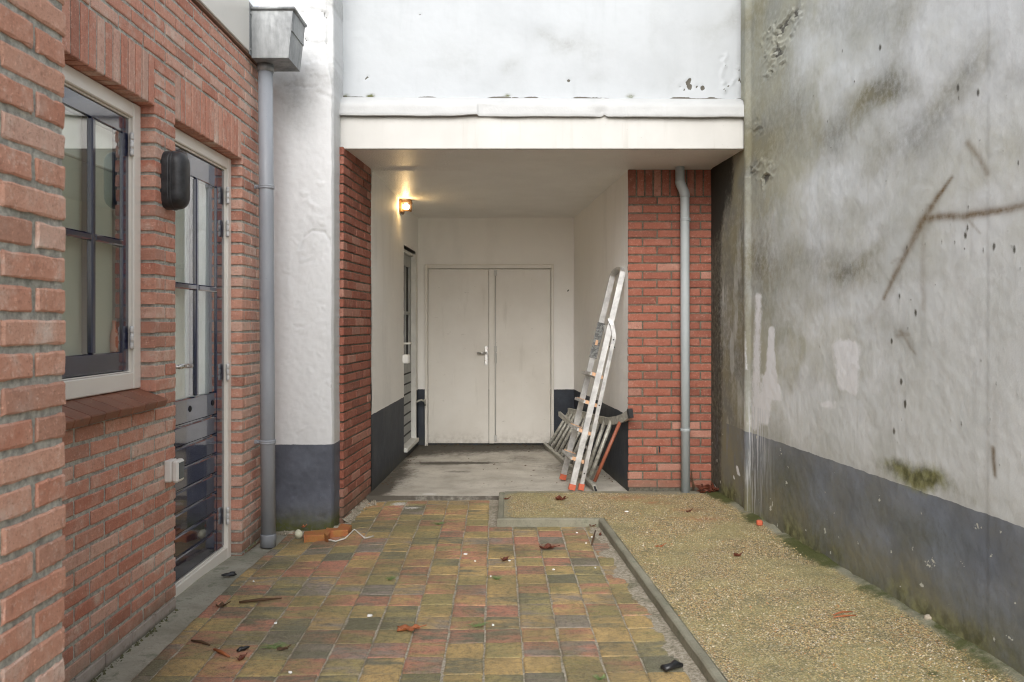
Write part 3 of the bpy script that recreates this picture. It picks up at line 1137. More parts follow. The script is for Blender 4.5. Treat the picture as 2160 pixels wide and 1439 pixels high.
# olive and cool tones drifting over the render
fz = fbm(Y, Z, 1.7, 5, 261)
sv[..., 0] += .22 + .5 * sstep(2.35, 3.1, Z + wr * 3) * sstep(.35, .6, fbm(Y * .6, Z, 1.5, 5, 263))
sv[..., 0] += .75 * sstep(4.35, 5.05, Y + wq * 1.2) * sstep(1.75, 2.4, Z + wr * 2) + .45 * sstep(4.7, 5.3, Y + wq * 2) + .55 * sstep(.48, .66, fz) * sstep(3.0, 4.4, Y)
sv[..., 0] += .40 * sstep(.52, .70, fbm(Y * .45, Z, 2.6, 5, 265)) + .5 * sstep(3.0, 3.3, Z + wr * 2) * sstep(3.9, 4.4, Y)
sv[..., 0] -= .5 * blob(Yw, Zw, 4.62, 2.75, .16, .5) + .4 * blob(Yw, Zw, 4.4, 1.85, .3, .35)
sv[..., 1] += 1.0 * sstep(.34 + .22 * (fbm(Y, Y * 0, 2.1, 4, 271) - .4), .02, Z + wr * .7)
sv[..., 1] += .8 * blob(Yw, Zw, 4.85, .30, .45, .22) + .45 * blob(Yw, Zw, 3.6, .42, .4, .10)
sv[..., 2] += 1.0 * sstep(5.62, 5.80, Y + wq * .8) * sstep(1.80, 2.35, Z + wr * 1.5) + .75 * sstep(5.86, 6.02, Y + wq * .5)  # black mould in the recess, partly the soffit's shade painted in
# grime smudges
for p, q, w0, w1, k in (((1935, 285), (2050, 135), .10, .09, .62), ((1750, 305), (1830, 205), .09, .10, .62), ((1830, 205), (1915, 185), .08, .06, .5),
                        ((1840, 335), (1860, 310), .08, .08, .45), ((1690, 560), (1790, 565), .14, .12, .5), ((1790, 565), (1850, 520), .10, .06, .4),
                        ((1600, 20), (1900, 20), .14, .10, .45), ((1900, 60), (1880, 200), .06, .06, .3), ((1720, 470), (1850, 430), .06, .06, .18),
                        ((2130, 190), (2160, 180), .05, .05, .35), ((1860, 690), (1920, 720), .05, .04, .25), ((1700, 640), (1760, 640), .05, .05, .25),
                        ((1580, 40), (1600, 300), .13, .15, .62), ((1600, 300), (1610, 560), .17, .12, .55), ((1660, 130), (1690, 300), .10, .12, .38),
                        ((1590, 560), (1580, 760), .14, .12, .42)):
    W_seg(st, 0, p, q, w0, w1, k, 1.0)
# the recess next to the pier: brown and black stain plus painted soffit shade
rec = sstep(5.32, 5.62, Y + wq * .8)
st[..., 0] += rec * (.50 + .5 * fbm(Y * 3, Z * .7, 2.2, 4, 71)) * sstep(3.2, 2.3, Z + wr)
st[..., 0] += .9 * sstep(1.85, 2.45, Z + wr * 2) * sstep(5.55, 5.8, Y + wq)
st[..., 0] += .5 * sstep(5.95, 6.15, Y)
for px, py, ru, rv, k in ((1535, 520, .08, .35, .3), (1520, 800, .12, .3, .35), (1545, 960, .10, .2, .5), (1515, 1000, .1, .2, .4)):
    W_blob(st, 0, px, py, ru, rv, k)
st[..., 0] -= rec * .55 * sstep(.56, .66, fbm(Y * 4, Z * .9, 3, 4, 73)) * sstep(2.2, 1.7, Z)
# low dirty tide above and on the band
st[..., 0] += .35 * sstep(.78, .56, Z + wr) * sstep(.35, .7, fbm(Y, Z, 2.3, 4, 75))
# rust traces of a climber
R = [((1945, 470), (2005, 372), .016, .006, .85), ((1862, 632), (1945, 470), .007, .017, .85), ((1945, 470), (2160, 431), .016, .014, .85), ((1945, 470), (1945, 650), .014, .010, .32),
     ((1950, 470), (1925, 520), .010, .008, .4), ((2030, 455), (2060, 490), .006, .004, .35), ((1905, 545), (1880, 560), .006, .004, .3), ((2040, 302), (2075, 367), .012, .010, .6), ((1900, 590), (1830, 680), .014, .012, .16),
     ((1890, 712), (1912, 705), .01, .006, .5), ((1895, 702), (1930, 745), .009, .004, .5), ((2160, 431), (2230, 400), .014, .012, .9),
     ((2092, 940), (2100, 1000), .009, .006, .9)]
for p, q, w0, w1, k in R:
    W_seg(st, 2, p, q, w0, w1, k, .34)
    W_seg(st, 0, p, q, w0 * 2.4, w1 * 2.4, k * .12, .2)
# moss
for px, py, ru, rv, k in ((1925, 1005, .13, .06, .85), (1955, 1030, .10, .04, .9), (1890, 985, .09, .05, .5), (1640, 870, .16, .10, .35), (1590, 540, .06, .07, .45), (1720, 200, .04, .13, .35),
                          (1880, 110, .03, .10, .4), (1715, 300, .03, .15, .3), (1790, 900, .14, .07, .3), (2060, 1060, .05, .03, .4)):
    W_blob(st, 1, px, py, ru, rv, k)
ft = .10 + .16 * fbm(Y, Y * 0, 2.6, 4, 81) + .10 * blob(Y, Y * 0, 4.9, 0, .4, 1)
st[..., 1] += .95 * sstep(ft + .05, .04, Z) * (.55 + .6 * sstep(.35, .6, fbm(Y, Z, 5, 4, 83)))
st[..., 1] += .35 * sstep(.55, .1, Z) * sstep(.52, .72, fbm(Y, Z, 2.2, 4, 85))
st[..., 0] += .55 * sstep(ft + .22, .05, Z) * (Z > -.1)
# white paint
for p, q, w0, w1, k in (((1600, 625), (1592, 900), .032, .042, .72), ((1628, 695), (1624, 800), .022, .028, 1.1), ((1622, 800), (1614, 885), .034, .038, 1.0),
                        ((1640, 815), (1640, 838), .024, .028, .95), ((1633, 745), (1640, 800), .014, .014, .45), ((1770, 735), (1775, 815), .05, .032, .85), ((1800, 735), (1800, 825), .045, .03, .85), ((1735, 858), (1748, 852), .02, .016, .7),
                        ((1755, 860), (1762, 850), .03, .02, .5), ((1555, 985), (1558, 1000), .010, .014, .9), ((1548, 1005), (1549, 1010), .006, .008, .9),
                        ((1577, 700), (1579, 780), .01, .008, .45)):
    W_seg(su, 0, p, q, w0, w1, k, .15)
    if k > .8:
        W_seg(su, 1, p, q, w0 * 2.2, w1 * 2.2, -.3, .3)
# pale panel to the right
yp, _ = wall_pt(2084, 500)
su[..., 0] += .20 * sstep(yp + .006, yp - .02, Y) * sstep(.6, .9, Z) * (.6 + .4 * fbm(Y, Z, 3, 3, 88))
# chalky runs over the band near the recess
yb, _ = wall_pt(1600, 950)
su[..., 2] += .95 * blob(Y, Z, yb, .62, .16, .40) * (Z < .75) + .8 * blob(Y, Z, 5.35, .45, .10, .4)
# band is worn away inside the recess
su[..., 3] = 1 - .85 * sstep(5.55, 5.85, Y + wq * .6) * sstep(.12, .3, Z)
# pocks
prng = np.random.RandomState(17)
for k in range(115):
    px, py = prng.uniform(1640, 2160), prng.uniform(60, 1000)
    if prng.rand() > .35 + .65 * (px - 1640) / 520:
        continue
    y0, z0 = wall_pt(px, py)
    a = prng.uniform(.0045, .0080)
    su[..., 1] += prng.uniform(.35, .95) * blob(Y, Z, y0, z0, a * .8 * y0 / 2.04, a * prng.uniform(1.2, 2.8))
for px, py in ((2062, 195), (2140, 527), (2097, 520), (2035, 497), (1930, 660), (1900, 805), (1908, 850), (1885, 910), (1880, 720), (2020, 185), (1855, 100)):
    y0, z0 = wall_pt(px, py)
    su[..., 1] += 1.0 * blob(Y, Z, y0, z0, .008 * y0 / 2.04, .022)
flk = [(1622, 75), (1653, 78), (1627, 108), (1648, 122), (1620, 148), (1640, 92), (1668, 40), (1675, 25), (1610, 345), (1617, 352), (1590, 350), (1600, 262), (1612, 375), (1640, 60), (1615, 90), (1636, 128), (1658, 60)]
DX = np.zeros_like(X)
fm = np.zeros_like(X)
for px, py in flk:
    y0, z0 = wall_pt(px, py)
    fm += .8 * blob(Yw, Zw, y0, z0, .10, .050)
fn = fbm(Y * .45, Z, 26, 4, 281)
holes_ = np.clip(fm, 0, 1) * sstep(.55, .62, fn)
su[..., 1] += .85 * np.clip(fm, 0, 1) * sstep(.60, .68, fn)
DX += .010 * np.clip(fm, 0, 1) * sstep(.36, .55, fn) - .018 * holes_
# slow waves, and vertical crease beside the recess
DX += (fbm(Y, Z, .8, 2, 91) - .5) * .012 + (fbm(Y, Z, 24, 4, 93) - .5) * .0035
DX += .02 * sstep(5.35, 5.42, Y) * sstep(5.5, 5.43, Y)
yq, _ = wall_pt(2084, 500)
DX += .002 * sstep(yq + .01, yq - .01, Y)
DX *= sstep(6.3, 6.05, Y)
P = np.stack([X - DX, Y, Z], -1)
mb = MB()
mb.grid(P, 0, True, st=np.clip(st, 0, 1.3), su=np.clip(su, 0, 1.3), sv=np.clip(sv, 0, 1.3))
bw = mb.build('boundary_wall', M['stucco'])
tag(bw, 'tall weathered grey stucco wall with rust traces above a blue-grey painted foot', 'wall')
# body behind the face
mb = MB()
pts = [(right_x(-3) + .04, -3), (right_x(5.45) + .05, 5.45), (right_x(6.3) + .05, 6.6), (right_x(6.3) + .4, 6.6), (right_x(-3) + .4, -3)]
v = [(x, y, -.06) for x, y in pts] + [(x, y, 3.64) for x, y in pts]
mb.add(v, [(0, 1, 6, 5), (1, 2, 7, 6), (2, 3, 8, 7), (3, 4, 9, 8), (4, 0, 5, 9), (5, 6, 7, 8, 9)], 0, False, st=(.2, 0, 0), su=(0, 0, 0, 1), sv=(.2, 0, 0))
mb.build('wall_core', M['stucco'], bw)

# ================================================================== WHITE BUILDING (back)
WB = empty('passage_building', (0, 5.5, 0), 'white plastered building pierced by a covered passage with brick piers', 'building')


def lip(o_, U, V, lines, h):
    """raised or sunken hair lines on plaster"""
    for (p, q, w_, k) in lines:
        d, t = segd(U, V, p, q)
        o_ += k * h * np.exp(-(d / w_) ** 2)


# column: front face, chamfer, return
zs = np.concatenate([np.arange(-.09, 3.4, .009), np.arange(3.4, 5.0, .1)])
tt = np.concatenate([np.linspace(0, 1, 58), 1 + np.linspace(.08, 1, 8), 2 + np.linspace(.1, 1, 12)])
T, Z = np.meshgrid(tt, zs, indexing='ij')
CX = -1.142 - .046 * sstep(2.74, 3.02, Z) + .006 * (fbm(Z, Z * 0, 6, 3, 101) - .5)
CY = 5.25
XL = -1.60
X = np.where(T <= 1, XL + (CX - XL) * T, np.where(T <= 2, CX + (T - 1) * (.010 + .040 * sstep(2.76, 3.0, Z)), CX + .010 + .040 * sstep(2.76, 3.0, Z) + (T - 2) * .004))
Yc = np.where(T <= 1, CY, np.where(T <= 2, CY + (T - 1) * .020, CY + .020 + (T - 2) * .34))
ang = np.where(T <= 1, 0.0, np.where(T <= 2, .7, 1.4))
lump = (fbm(X + 3, Z, 1.6, 3, 103) - .5) * .014 + (fbm(X, Z, 34, 4, 104) - .5) * .0050 + .004 * sstep(.55, .60, fbm(X, Z, 9, 5, 105)) * sstep(.45, .7, fbm(X, Z, 2.4, 3, 106))
sc = np.zeros_like(X)
for px, py, k in ((640, 545, 1), (625, 510, 1), (690, 490, 1), (655, 505, -1), (600, 660, 1), (632, 700, 1), (650, 735, -1), (630, 690, -1), (668, 740, 1), (645, 780, 1), (610, 760, 1), (690, 800, 1),
                  (606, 580, 1), (655, 600, 1), (668, 548, -1), (620, 640, -1), (640, 605, 1), (696, 690, 1), (684, 865, 1), (640, 905, 1), (600, 890, 1), (675, 655, 1), (612, 870, -1), (655, 830, 1)):
    q = at(px, py, CY)
    n_ = RNG.uniform(.5, 1.2)
    d, t = segd(X + (fbm(X, Z, 20, 4, 107) - .5) * .11, Z + (fbm(X, Z, 20, 4, 108) - .5) * .09, (q.x, q.z), (q.x + RNG.uniform(-.045, .045), q.z + RNG.uniform(-.03, .03)))
    sc += k * .0026 * n_ * (np.exp(-(d / .010) ** 2) - .8 * np.exp(-(((d - .014) / .009) ** 2)))
sc = sc * (T <= 1.05)
# peeled outline, upper part broken plaster blocks
crk = np.zeros_like(X)
A_ = [((632, 526), (640, 500)), ((640, 500), (660, 486)), ((660, 486), (684, 490)), ((684, 490), (694, 505)), ((694, 505), (696, 520))]
for p, q in A_:
    a, b = at(*p, CY), at(*q, CY)
    d, t = segd(X, Z, (a.x, a.z), (b.x, b.z))
    sc += -.006 * np.exp(-(d / .007) ** 2)
    crk += .25 * np.exp(-(d / .006) ** 2)
for p, q, k in (((636, 30), (650, 31), .9), ((650, 20), (685, 28), .7), ((645, 85), (690, 92), .55), ((690, 30), (690, 100), .5), ((655, 95), (680, 96), .5), ((600, 181), (668, 181), .4), ((668, 190), (700, 205), .4),
                ((642, 78), (648, 82), 1.2), ((680, 26), (690, 35), .8), ((622, 20), (640, 24), .6)):
    a, b = at(*p, CY), at(*q, CY)
    wz = (fbm(X, Z, 20, 3, 109) - .5) * .05
    d, t = segd(X, Z + wz, (a.x, a.z), (b.x, b.z))
    crk += k * np.exp(-(d / .005) ** 2)
    sc += -.010 * k * np.exp(-(d / .012) ** 2)
lump += sc
# left part of the return beneath: chipped paint on the dark foot edge
chips = sstep(.58, .66, fbm(X * 1.0 + Yc, Z, 22, 4, 111)) * blob(T, Z, 1.2, .45, .5, .22)
st = np.zeros(X.shape + (4,))
st[..., 0] = .22 * sstep(2.45, 2.75, Z) * sstep(.4, .65, fbm(X, Z, 5, 4, 113)) + .35 * crk + .16 * (T > 1.2) * (Z > .53)  # last term paints shade onto the return side
st[..., 0] += .55 * blob(X, Z, -1.33, 2.62, .11, .12) * fbm(X, Z, 8, 3, 115)  # soft shadow below the hopper, painted on
st[..., 0] += .4 * sstep(.2, .0, Z)
st[..., 1] = np.clip(crk * .62, 0, 1)
st[..., 2] = .8 * sstep(.10, .0, Z + (fbm(X, Z, 9, 3, 117) - .5) * .12)
P = np.stack([X + np.sin(ang) * lump, Yc - np.cos(ang) * lump, Z], -1)
mb = MB()
mb.grid(P, 0, True, st=np.clip(st, 0, 1.2))
mb.build('column', M['plaster'], WB)

# upper wall
xs = np.arange(-1.2, 1.60, .0105)
zs = np.concatenate([np.arange(2.70, 3.5, .0105), np.arange(3.5, 5.0, .1)])
X, Z = np.meshgrid(xs, zs, indexing='ij')
UY_ = 5.55
st = np.zeros(X.shape + (4,))
for px, py, ru, rv, k in ((1175, 85, .10, .06, .30), (1230, 95, .12, .08, .14), (960, 120, .15, .08, .12), (1075, 145, .08, .10, .10), (1500, 60, .18, .09, .16), (1530, 40, .08, .08, .22), (850, 90, .12, .10, .06),
                          (1385, 60, .05, .2, .10), (1250, 150, .05, .06, .14), (1060, 140, .05, .05, .16), (1420, 170, .08, .08, .12)):
    q = at(px, py, UY_)
    st[..., 0] += k * 1.2 * blob(X + (fbm(X, Z, 6, 3, 121) - .5) * .2, Z + (fbm(X, Z, 6, 3, 122) - .5) * .2, q.x, q.z, ru, rv)
wx, wz = (fbm(X, Z, 28, 3, 123) - .5) * .05, (fbm(X, Z, 28, 3, 124) - .5) * .05
sc = np.zeros_like(X)
for px, py, r, k in ((1454, 168, .016, 1.2), (1449, 175, .012, 1.1), (1455, 184, .020, 1.2), (1482, 187, .016, 1.2), (1470, 184, .008, 1), (1443, 190, .008, .9), (1435, 184, .010, .7), (1199, 171, .010, 1.3),
                     (776, 163, .009, 1), (771, 165, .006, 1), (884, 31, .008, 1.1), (732, 42, .007, 1), (1535, 180, .018, .5), (1557, 150, .010, .5), (1448, 48, .008, .8), (1560, 170, .012, .7), (1523, 122, .01, .5)):
    q = at(px, py, UY_)
    b_ = blob(X + wx * .5, Z + wz * .5, q.x, q.z, r, r * 1.1)
    st[..., 1] += k * b_
    sc -= .006 * b_
for pl in (((1532, 115), (1528, 140), (1522, 175), (1530, 190), (1545, 175), (1552, 160)), ((1558, 145), (1560, 175), (1566, 195))):
    for p, q in zip(pl[:-1], pl[1:]):
        a, b = at(*p, UY_), at(*q, UY_)
        d, t = segd(X + wx, Z + wz, (a.x, a.z), (b.x, b.z))
        st[..., 1] += .42 * np.exp(-(d / .005) ** 2)
        sc += .006 * np.exp(-(d / .012) ** 2)
# crumbling line just above the flashing
zl = 2.797 - .012 * (X + 1.1) / 2.6 + (fbm(X, X * 0, 9, 4, 125) - .5) * .030
ln = np.exp(-((Z - zl) / .0075) ** 2)
st[..., 1] += ln * (.40 + .75 * sstep(.42, .62, fbm(X, X * 0, 5, 3, 126)))
q = at(1240, 209, UY_)
st[..., 1] += 1.1 * blob(X + wx * .4, Z + wz * .3, q.x, q.z, .10, .012) + .9 * blob(X, Z + wz * .3, at(1508, 213, UY_).x, q.z - .01, .06, .010)
for px in (714, 730, 779, 783, 1070, 1330):
    st[..., 2] += 1.0 * blob(X + wx * .3, Z + wz * .3, at(px, 204, UY_).x, at(px, 203, UY_).z, .02, .010)
st[..., 0] += .35 * sstep(.05, .0, 1.53 - X) * fbm(X, Z, 10, 3, 127)
sc += .010 * sstep(.0, .02, zl - Z) + (fbm(X, Z, 1.5, 3, 128) - .5) * .008 + (fbm(X, Z, 20, 3, 129) - .5) * .003
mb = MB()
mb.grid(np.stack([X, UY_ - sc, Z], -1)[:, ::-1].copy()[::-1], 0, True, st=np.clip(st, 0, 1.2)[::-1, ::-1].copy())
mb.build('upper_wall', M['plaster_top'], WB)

# lead flashing painted white
nx = 330
xs = np.linspace(-1.136, 1.528, nx)
prof = [(5.556, 2.800), (5.53, 2.789), (5.50, 2.776), (5.472, 2.756), (5.456, 2.742), (5.448, 2.734), (5.444, 2.724), (5.443, 2.708), (5.442, 2.690), (5.441, 2.670), (5.440, 2.651), (5.442, 2.648), (5.46, 2.649)]
P = np.zeros((len(prof), nx, 3))
for i, (y, z) in enumerate(prof):
    drop = -.013 * (xs + 1.094) / 2.62
    P[i, :, 0] = xs
    P[i, :, 1] = y
    P[i, :, 2] = z + drop
    k = 1.0 if i > 5 else .35
    P[i, :, 1] -= k * ((fbm(xs, xs * 0 + z * 5, 7, 3, 131) - .5) * .007)
    P[i, :, 2] += (.6 if i > 8 else .2) * (fbm(xs, xs * 0, 5, 3, 133) - .5) * .012
    xj = at(1008, 240, 5.45).x                  # seam
    st_ = sstep(xj - .004, xj + .004, xs)
    P[i, :, 1] += k * (.010 * np.exp(-((xs - xj - .05) / .05) ** 2) * st_ - .006 * (1 - st_))
    P[i, :, 2] += (.010 if i > 8 else 0) * (1 - st_) * sstep(xj - .2, xj, xs)
    xd = at(1275, 240, 5.45).x                  # dent
    P[i, :, 2] += (.014 if i > 8 else .003) * np.exp(-((xs - xd) / .012) ** 2)
    P[i, :, 1] += k * .012 * np.exp(-((xs - xd + .02) / .04) ** 2) * (1 if i > 7 else .3)
    for pxs in (1318, 1400):
        xj = at(pxs, 240, 5.45).x
        P[i, :, 1] -= k * .004 * sstep(xj - .003, xj + .003, xs)
mb = MB()
mb.grid(P, 0, True)
mb.build('flashing', M['flash'], WB)
# fascia board
mb = MB()
mb.box((-1.134, 5.468, 2.434), (1.530, 5.50, 2.69), .004)
mb.build('fascia', M['fascia_white'], WB)

# passage walls
def passage_wall(name, x0, y0, x1, y1, z1, nrm, zb=-.05, flecks=()):
    L = math.hypot(x1 - x0, y1 - y0)
    n, k = int(L / .02) + 2, 124
    tt_ = np.linspace(0, 1, n)
    zz = np.linspace(zb, z1, k)
    T_, Z_ = np.meshgrid(tt_, zz, indexing='ij')
    D_ = (fbm(T_ * L, Z_, 2, 3, hash(name) % 50 + 140) - .5) * .012 + (fbm(T_ * L, Z_, 20, 3, 143) - .5) * .003
    X_ = x0 + (x1 - x0) * T_ + nrm[0] * D_
    Y_ = y0 + (y1 - y0) * T_ + nrm[1] * D_
    s_ = np.zeros(X_.shape + (4,))
    s_[..., 0] = .10 * sstep(.45, .8, fbm(T_ * L * 3, Z_ * .8, 2, 4, 145)) * sstep(.75, .2, T_) + .12 * sstep(.15, 0, Z_)
    for (t_, z_, r) in flecks:
        s_[..., 1] += 1.1 * blob(T_ * L, Z_, t_ * L, z_, r * .7, r)
    return np.stack([X_, Y_, Z_], -1), s_


PLF, PLB = (-1.052, 6.2), (-.973, 8.6)
PRF, PRB = (.868, 6.2), (.642, 8.6)
P, s_ = passage_wall('a', *PLF, *PLB, 2.46, (1, 0))
mb = MB()
# leave the doorway out of the left wall
n = P.shape[0]
tl = (7.69 - 6.2) / 2.4
th = (8.42 - 6.2) / 2.4
i0, i1 = int(tl * (n - 1)), int(th * (n - 1)) + 1
kz = int((2.0 + .05) / (2.46 + .05) * 123) + 1
kb = int((.10 + .05) / (2.46 + .05) * 123)
mb.grid(P[:i0 + 1], 0, True, st=s_[:i0 + 1])
mb.grid(P[i1:], 0, True, st=s_[i1:])
mb.grid(P[i0:i1 + 1, kz:].copy(), 0, True, st=s_[i0:i1 + 1, kz:].copy())
mb.grid(P[i0:i1 + 1, :kb + 1].copy(), 0, True, st=s_[i0:i1 + 1, :kb + 1].copy())
mb.box((-1.35, 6.2, -.05), (-1.20, 9.0, 2.6), 0, 0, st=(0, 0, 0))
mb.build('passage_wall', M['passage'], WB)
P, s_ = passage_wall('b', *PRF, *PRB, 2.46, (-1, 0))
mb = MB()
mb.grid(P[::-1], 0, True, st=s_[::-1])
mb.box((.95, 6.35, -.05), (1.3, 9.0, 2.6), 0, 0, st=(0, 0, 0))
mb.build('passage_wall', M['passage'], WB)
P, s_ = passage_wall('c', -1.02, 8.6, .70, 8.6, 2.46, (0, -1), flecks=((.985, 2.03, .02), (.93, 1.62, .012), (.90, 2.2, .008), (.98, 1.3, .012), (.975, 1.75, .009)))
mb = MB()
mb.grid(P, 0, True, st=s_)
mb.box((-1.4, 8.68, -.05), (1.3, 8.9, 2.6), 0, 0, st=(0, 0, 0))
mb.build('passage_wall', M['passage'], WB)
# ceiling: flat strip behind the fascia, then the passage
xs = np.linspace(-1.2, 1.62, 60)
ys = np.concatenate([np.linspace(5.49, 6.2, 20), np.linspace(6.22, 8.7, 60)])
X, Y = np.meshgrid(xs, ys, indexing='ij')
Z = 2.440 - .010 * sstep(6.18, 6.22, Y) - (Y > 6.2) * (Y - 6.2) * .021 + (fbm(X, Y, 2, 3, 151) - .5) * .006
mb = MB()
mb.grid(np.stack([X, Y, Z], -1)[:, ::-1].copy(), 0, True)
mb.build('ceiling', M['ceiling'], WB)
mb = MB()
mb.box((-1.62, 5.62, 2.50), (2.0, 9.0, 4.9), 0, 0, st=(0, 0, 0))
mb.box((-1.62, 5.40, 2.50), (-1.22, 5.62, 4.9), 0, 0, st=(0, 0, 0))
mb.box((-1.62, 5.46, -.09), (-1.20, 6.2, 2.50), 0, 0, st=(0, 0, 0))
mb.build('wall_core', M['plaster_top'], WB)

# brick piers
mb = MB()
Upl = np.array([-1.052 + 1.104, 6.2 - 5.44, 0.0])
Ln = float(np.linalg.norm(Upl))
Upl /= Ln
Npl = np.array([Upl[1], -Upl[0], 0])
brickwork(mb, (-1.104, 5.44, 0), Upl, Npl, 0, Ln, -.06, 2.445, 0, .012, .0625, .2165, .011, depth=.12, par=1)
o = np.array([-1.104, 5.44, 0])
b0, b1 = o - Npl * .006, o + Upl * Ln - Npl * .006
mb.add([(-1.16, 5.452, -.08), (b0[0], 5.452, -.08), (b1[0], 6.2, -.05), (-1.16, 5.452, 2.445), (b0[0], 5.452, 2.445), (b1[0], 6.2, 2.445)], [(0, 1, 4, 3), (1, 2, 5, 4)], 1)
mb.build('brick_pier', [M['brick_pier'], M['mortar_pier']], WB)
mb = MB()
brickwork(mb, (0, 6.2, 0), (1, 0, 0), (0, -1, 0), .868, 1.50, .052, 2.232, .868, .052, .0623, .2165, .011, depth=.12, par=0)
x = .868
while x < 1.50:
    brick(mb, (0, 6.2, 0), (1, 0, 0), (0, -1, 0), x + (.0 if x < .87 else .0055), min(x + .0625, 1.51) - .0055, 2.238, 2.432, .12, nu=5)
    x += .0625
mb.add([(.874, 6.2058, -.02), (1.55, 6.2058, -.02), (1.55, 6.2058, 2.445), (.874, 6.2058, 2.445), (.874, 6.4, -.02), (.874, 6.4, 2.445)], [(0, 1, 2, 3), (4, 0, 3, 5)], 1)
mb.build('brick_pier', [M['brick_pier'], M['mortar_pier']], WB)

mb = MB()
q = at(1391, 948, 6.198)
mb.box((q.x - .005, 6.190, q.z - .022), (q.x + .005, 6.2075, q.z + .022), 0)
mb.build('weep_hole', M['dark_gap'], WB)
# double door at the back
YB = 8.6


def bk(px, py, d=YB):
    q = at(px, py, d)
    return q.x, q.z


M['rod'] = simple('painted_steel_rod', (.50, .49, .46), .5, .08, 20)
DD = bpy.data.objects.new('double_door', None)
COL.objects.link(DD)
DD.parent = WB
DD.matrix_parent_inverse = Matrix.Translation(WB.location).inverted()
DD.location = (-.23, 8.58, .03)
xL, zT = bk(897, 558)
xR, _ = bk(1168, 558)
mb = MB()
mb.box((xL, 8.545, .02), (xL + .03, 8.60, zT), .004)
mb.box((xR - .03, 8.545, .02), (xR, 8.60, zT), .004)
mb.box((xL + .03, 8.547, zT - .045), (xR - .03, 8.60, zT - .001), .004)
mb.build('door_frame', M['door_frame_paint'], DD)
x1 = bk(1031, 0)[0]
x2 = bk(1041.5, 0)[0]
for nm, a, b in (('door_leaf', xL + .034, x1), ('door_leaf', x2, xR - .034)):
    mb = MB()
    mb.box((a, 8.570, .045), (b, 8.61, zT - .050), .003)
    mb.build(nm, M['door_paint'], DD)
mb = MB()
mb.box((x1 + .004, 8.558, .045), (x2 + .004, 8.569, zT - .050), .003)
mb.build('cover_strip', M['door_frame_paint'], DD)
mb = MB()
q = at(1045, 750, 8.55)
mb.tube([(q.x, 8.566, .06), (q.x, 8.566, zT - .06)], .006, 8)
for zz in (.10, zT - .09, 1.02):
    mb.box((q.x - .016, 8.552, zz - .03), (q.x + .016, 8.572, zz + .03), .003)
mb.box((q.x - .008, 8.535, .87), (q.x + .014, 8.560, .98), .008)
mb.build('espagnolette_bolt', M['rod'], DD)
mb = MB()
q = at(1025.5, 750, 8.56)
mb.box((q.x - .018, 8.558, q.z - .10), (q.x + .018, 8.572, q.z + .10), .004)
mb.tube([(q.x, 8.56, q.z + .025), (q.x, 8.515, q.z + .025)], .010, 10)
mb.sweep([(q.x, 8.518, q.z + .025), (q.x - .045, 8.515, q.z + .027), (q.x - .09, 8.520, q.z + .024)], [(.010 * math.cos(a), .012 * math.sin(a)) for a in np.linspace(0, 2 * math.pi, 10, False)], (0, 0, 1), 0, True)
mb.build('handle', M['steel'], DD)

# side door inside the passage (in the left wall)
SD = bpy.data.objects.new('side_door', None)
COL.objects.link(SD)
SD.parent = WB
SD.matrix_parent_inverse = Matrix.Translation(WB.location).inverted()
SD.location = (-1.01, 8.05, .1)
Uw = Vector((PLB[0] - PLF[0], PLB[1] - PLF[1], 0)).normalized()
Nw = Vector((Uw.y, -Uw.x, 0))


def pw(u, n_, z):
    """along the left passage wall: u = depth coordinate, n_ out of the wall"""
    t = (u - PLF[1])
    return Vector((PLF[0] + (PLB[0] - PLF[0]) / 2.4 * t, u, 0)) + Nw * n_ + Vector((0, 0, z))


pm = Matrix(((Nw.x, Uw.x, 0, PLF[0]), (Nw.y, Uw.y, 0, PLF[1]), (0, 0, 1, 0), (0, 0, 0, 1)))
k = lambda y: (y - 6.2) / Uw.y
Y0, Y1 = 7.70, 8.41
M['side_white'] = simple('chalky_white_paint', (.62, .62, .58), .6, .2, 12)
M['side_grey'] = simple('weathered_grey_paint', (.36, .37, .36), .6, .3, 9)
mb = MB()
mb.box((-.10, k(Y0), .10), (-.012, k(Y0) + .03, 1.985), .003, 0, pm)
mb.box((-.10, k(Y1) - .05, .10), (.012, k(Y1), 1.985), .003, 0, pm)
mb.box((-.10, k(Y0) + .03, 1.955), (-.012, k(Y1) - .05, 1.984), .003, 0, pm)
mb.build('door_frame', M['side_white'], SD)
mb = MB()
mb.box((-.10, k(Y0) - .005, .085), (.035, k(Y1) + .01, .125), .004, 0, pm)
mb.build('threshold', M['side_white'], SD)
mb = MB()
a, b = k(Y0) + .032, k(Y1) - .052
mb.box((-.075, a, .13), (-.035, a + .09, 1.95), .003, 0, pm)
mb.box((-.075, b - .09, .13), (-.035, b, 1.95), .003, 0, pm)
mb.box((-.075, a + .09, .13), (-.036, b - .09, .92), .003, 0, pm)
mb.box((-.075, a + .09, 1.84), (-.036, b - .09, 1.95), .003, 0, pm)
mb.box((-.072, a + .09, 1.37), (-.034, b - .09, 1.40), .003, 0, pm)
mb.box((-.070, (a + b) / 2 - .015, .92), (-.037, (a + b) / 2 + .015, 1.84), .003, 0, pm)
mb.build('door_leaf', M['side_grey'], SD)
mb = MB()
for j in range(7):
    mb.box((-.037, a + .05, .20 + j * .098), (-.030, b - .05, .214 + j * .098), .001, 0, pm)
mb.build('groove', M['dark_gap'], SD)
mb = MB()
mb.box((-.06, a + .088, .918), (-.052, b - .088, 1.842), 0, 0, pm)
mb.build('glass_pane', M['dark_gap'], SD)
mb = MB()
mb.box((-.036, a + .03, .98), (-.026, a + .06, 1.16), .004, 0, pm)
mb.tube([pm @ Vector((-.03, a + .045, 1.095)), pm @ Vector((.03, a + .045, 1.095)), pm @ Vector((.034, a + .17, 1.095))], .010, 10)
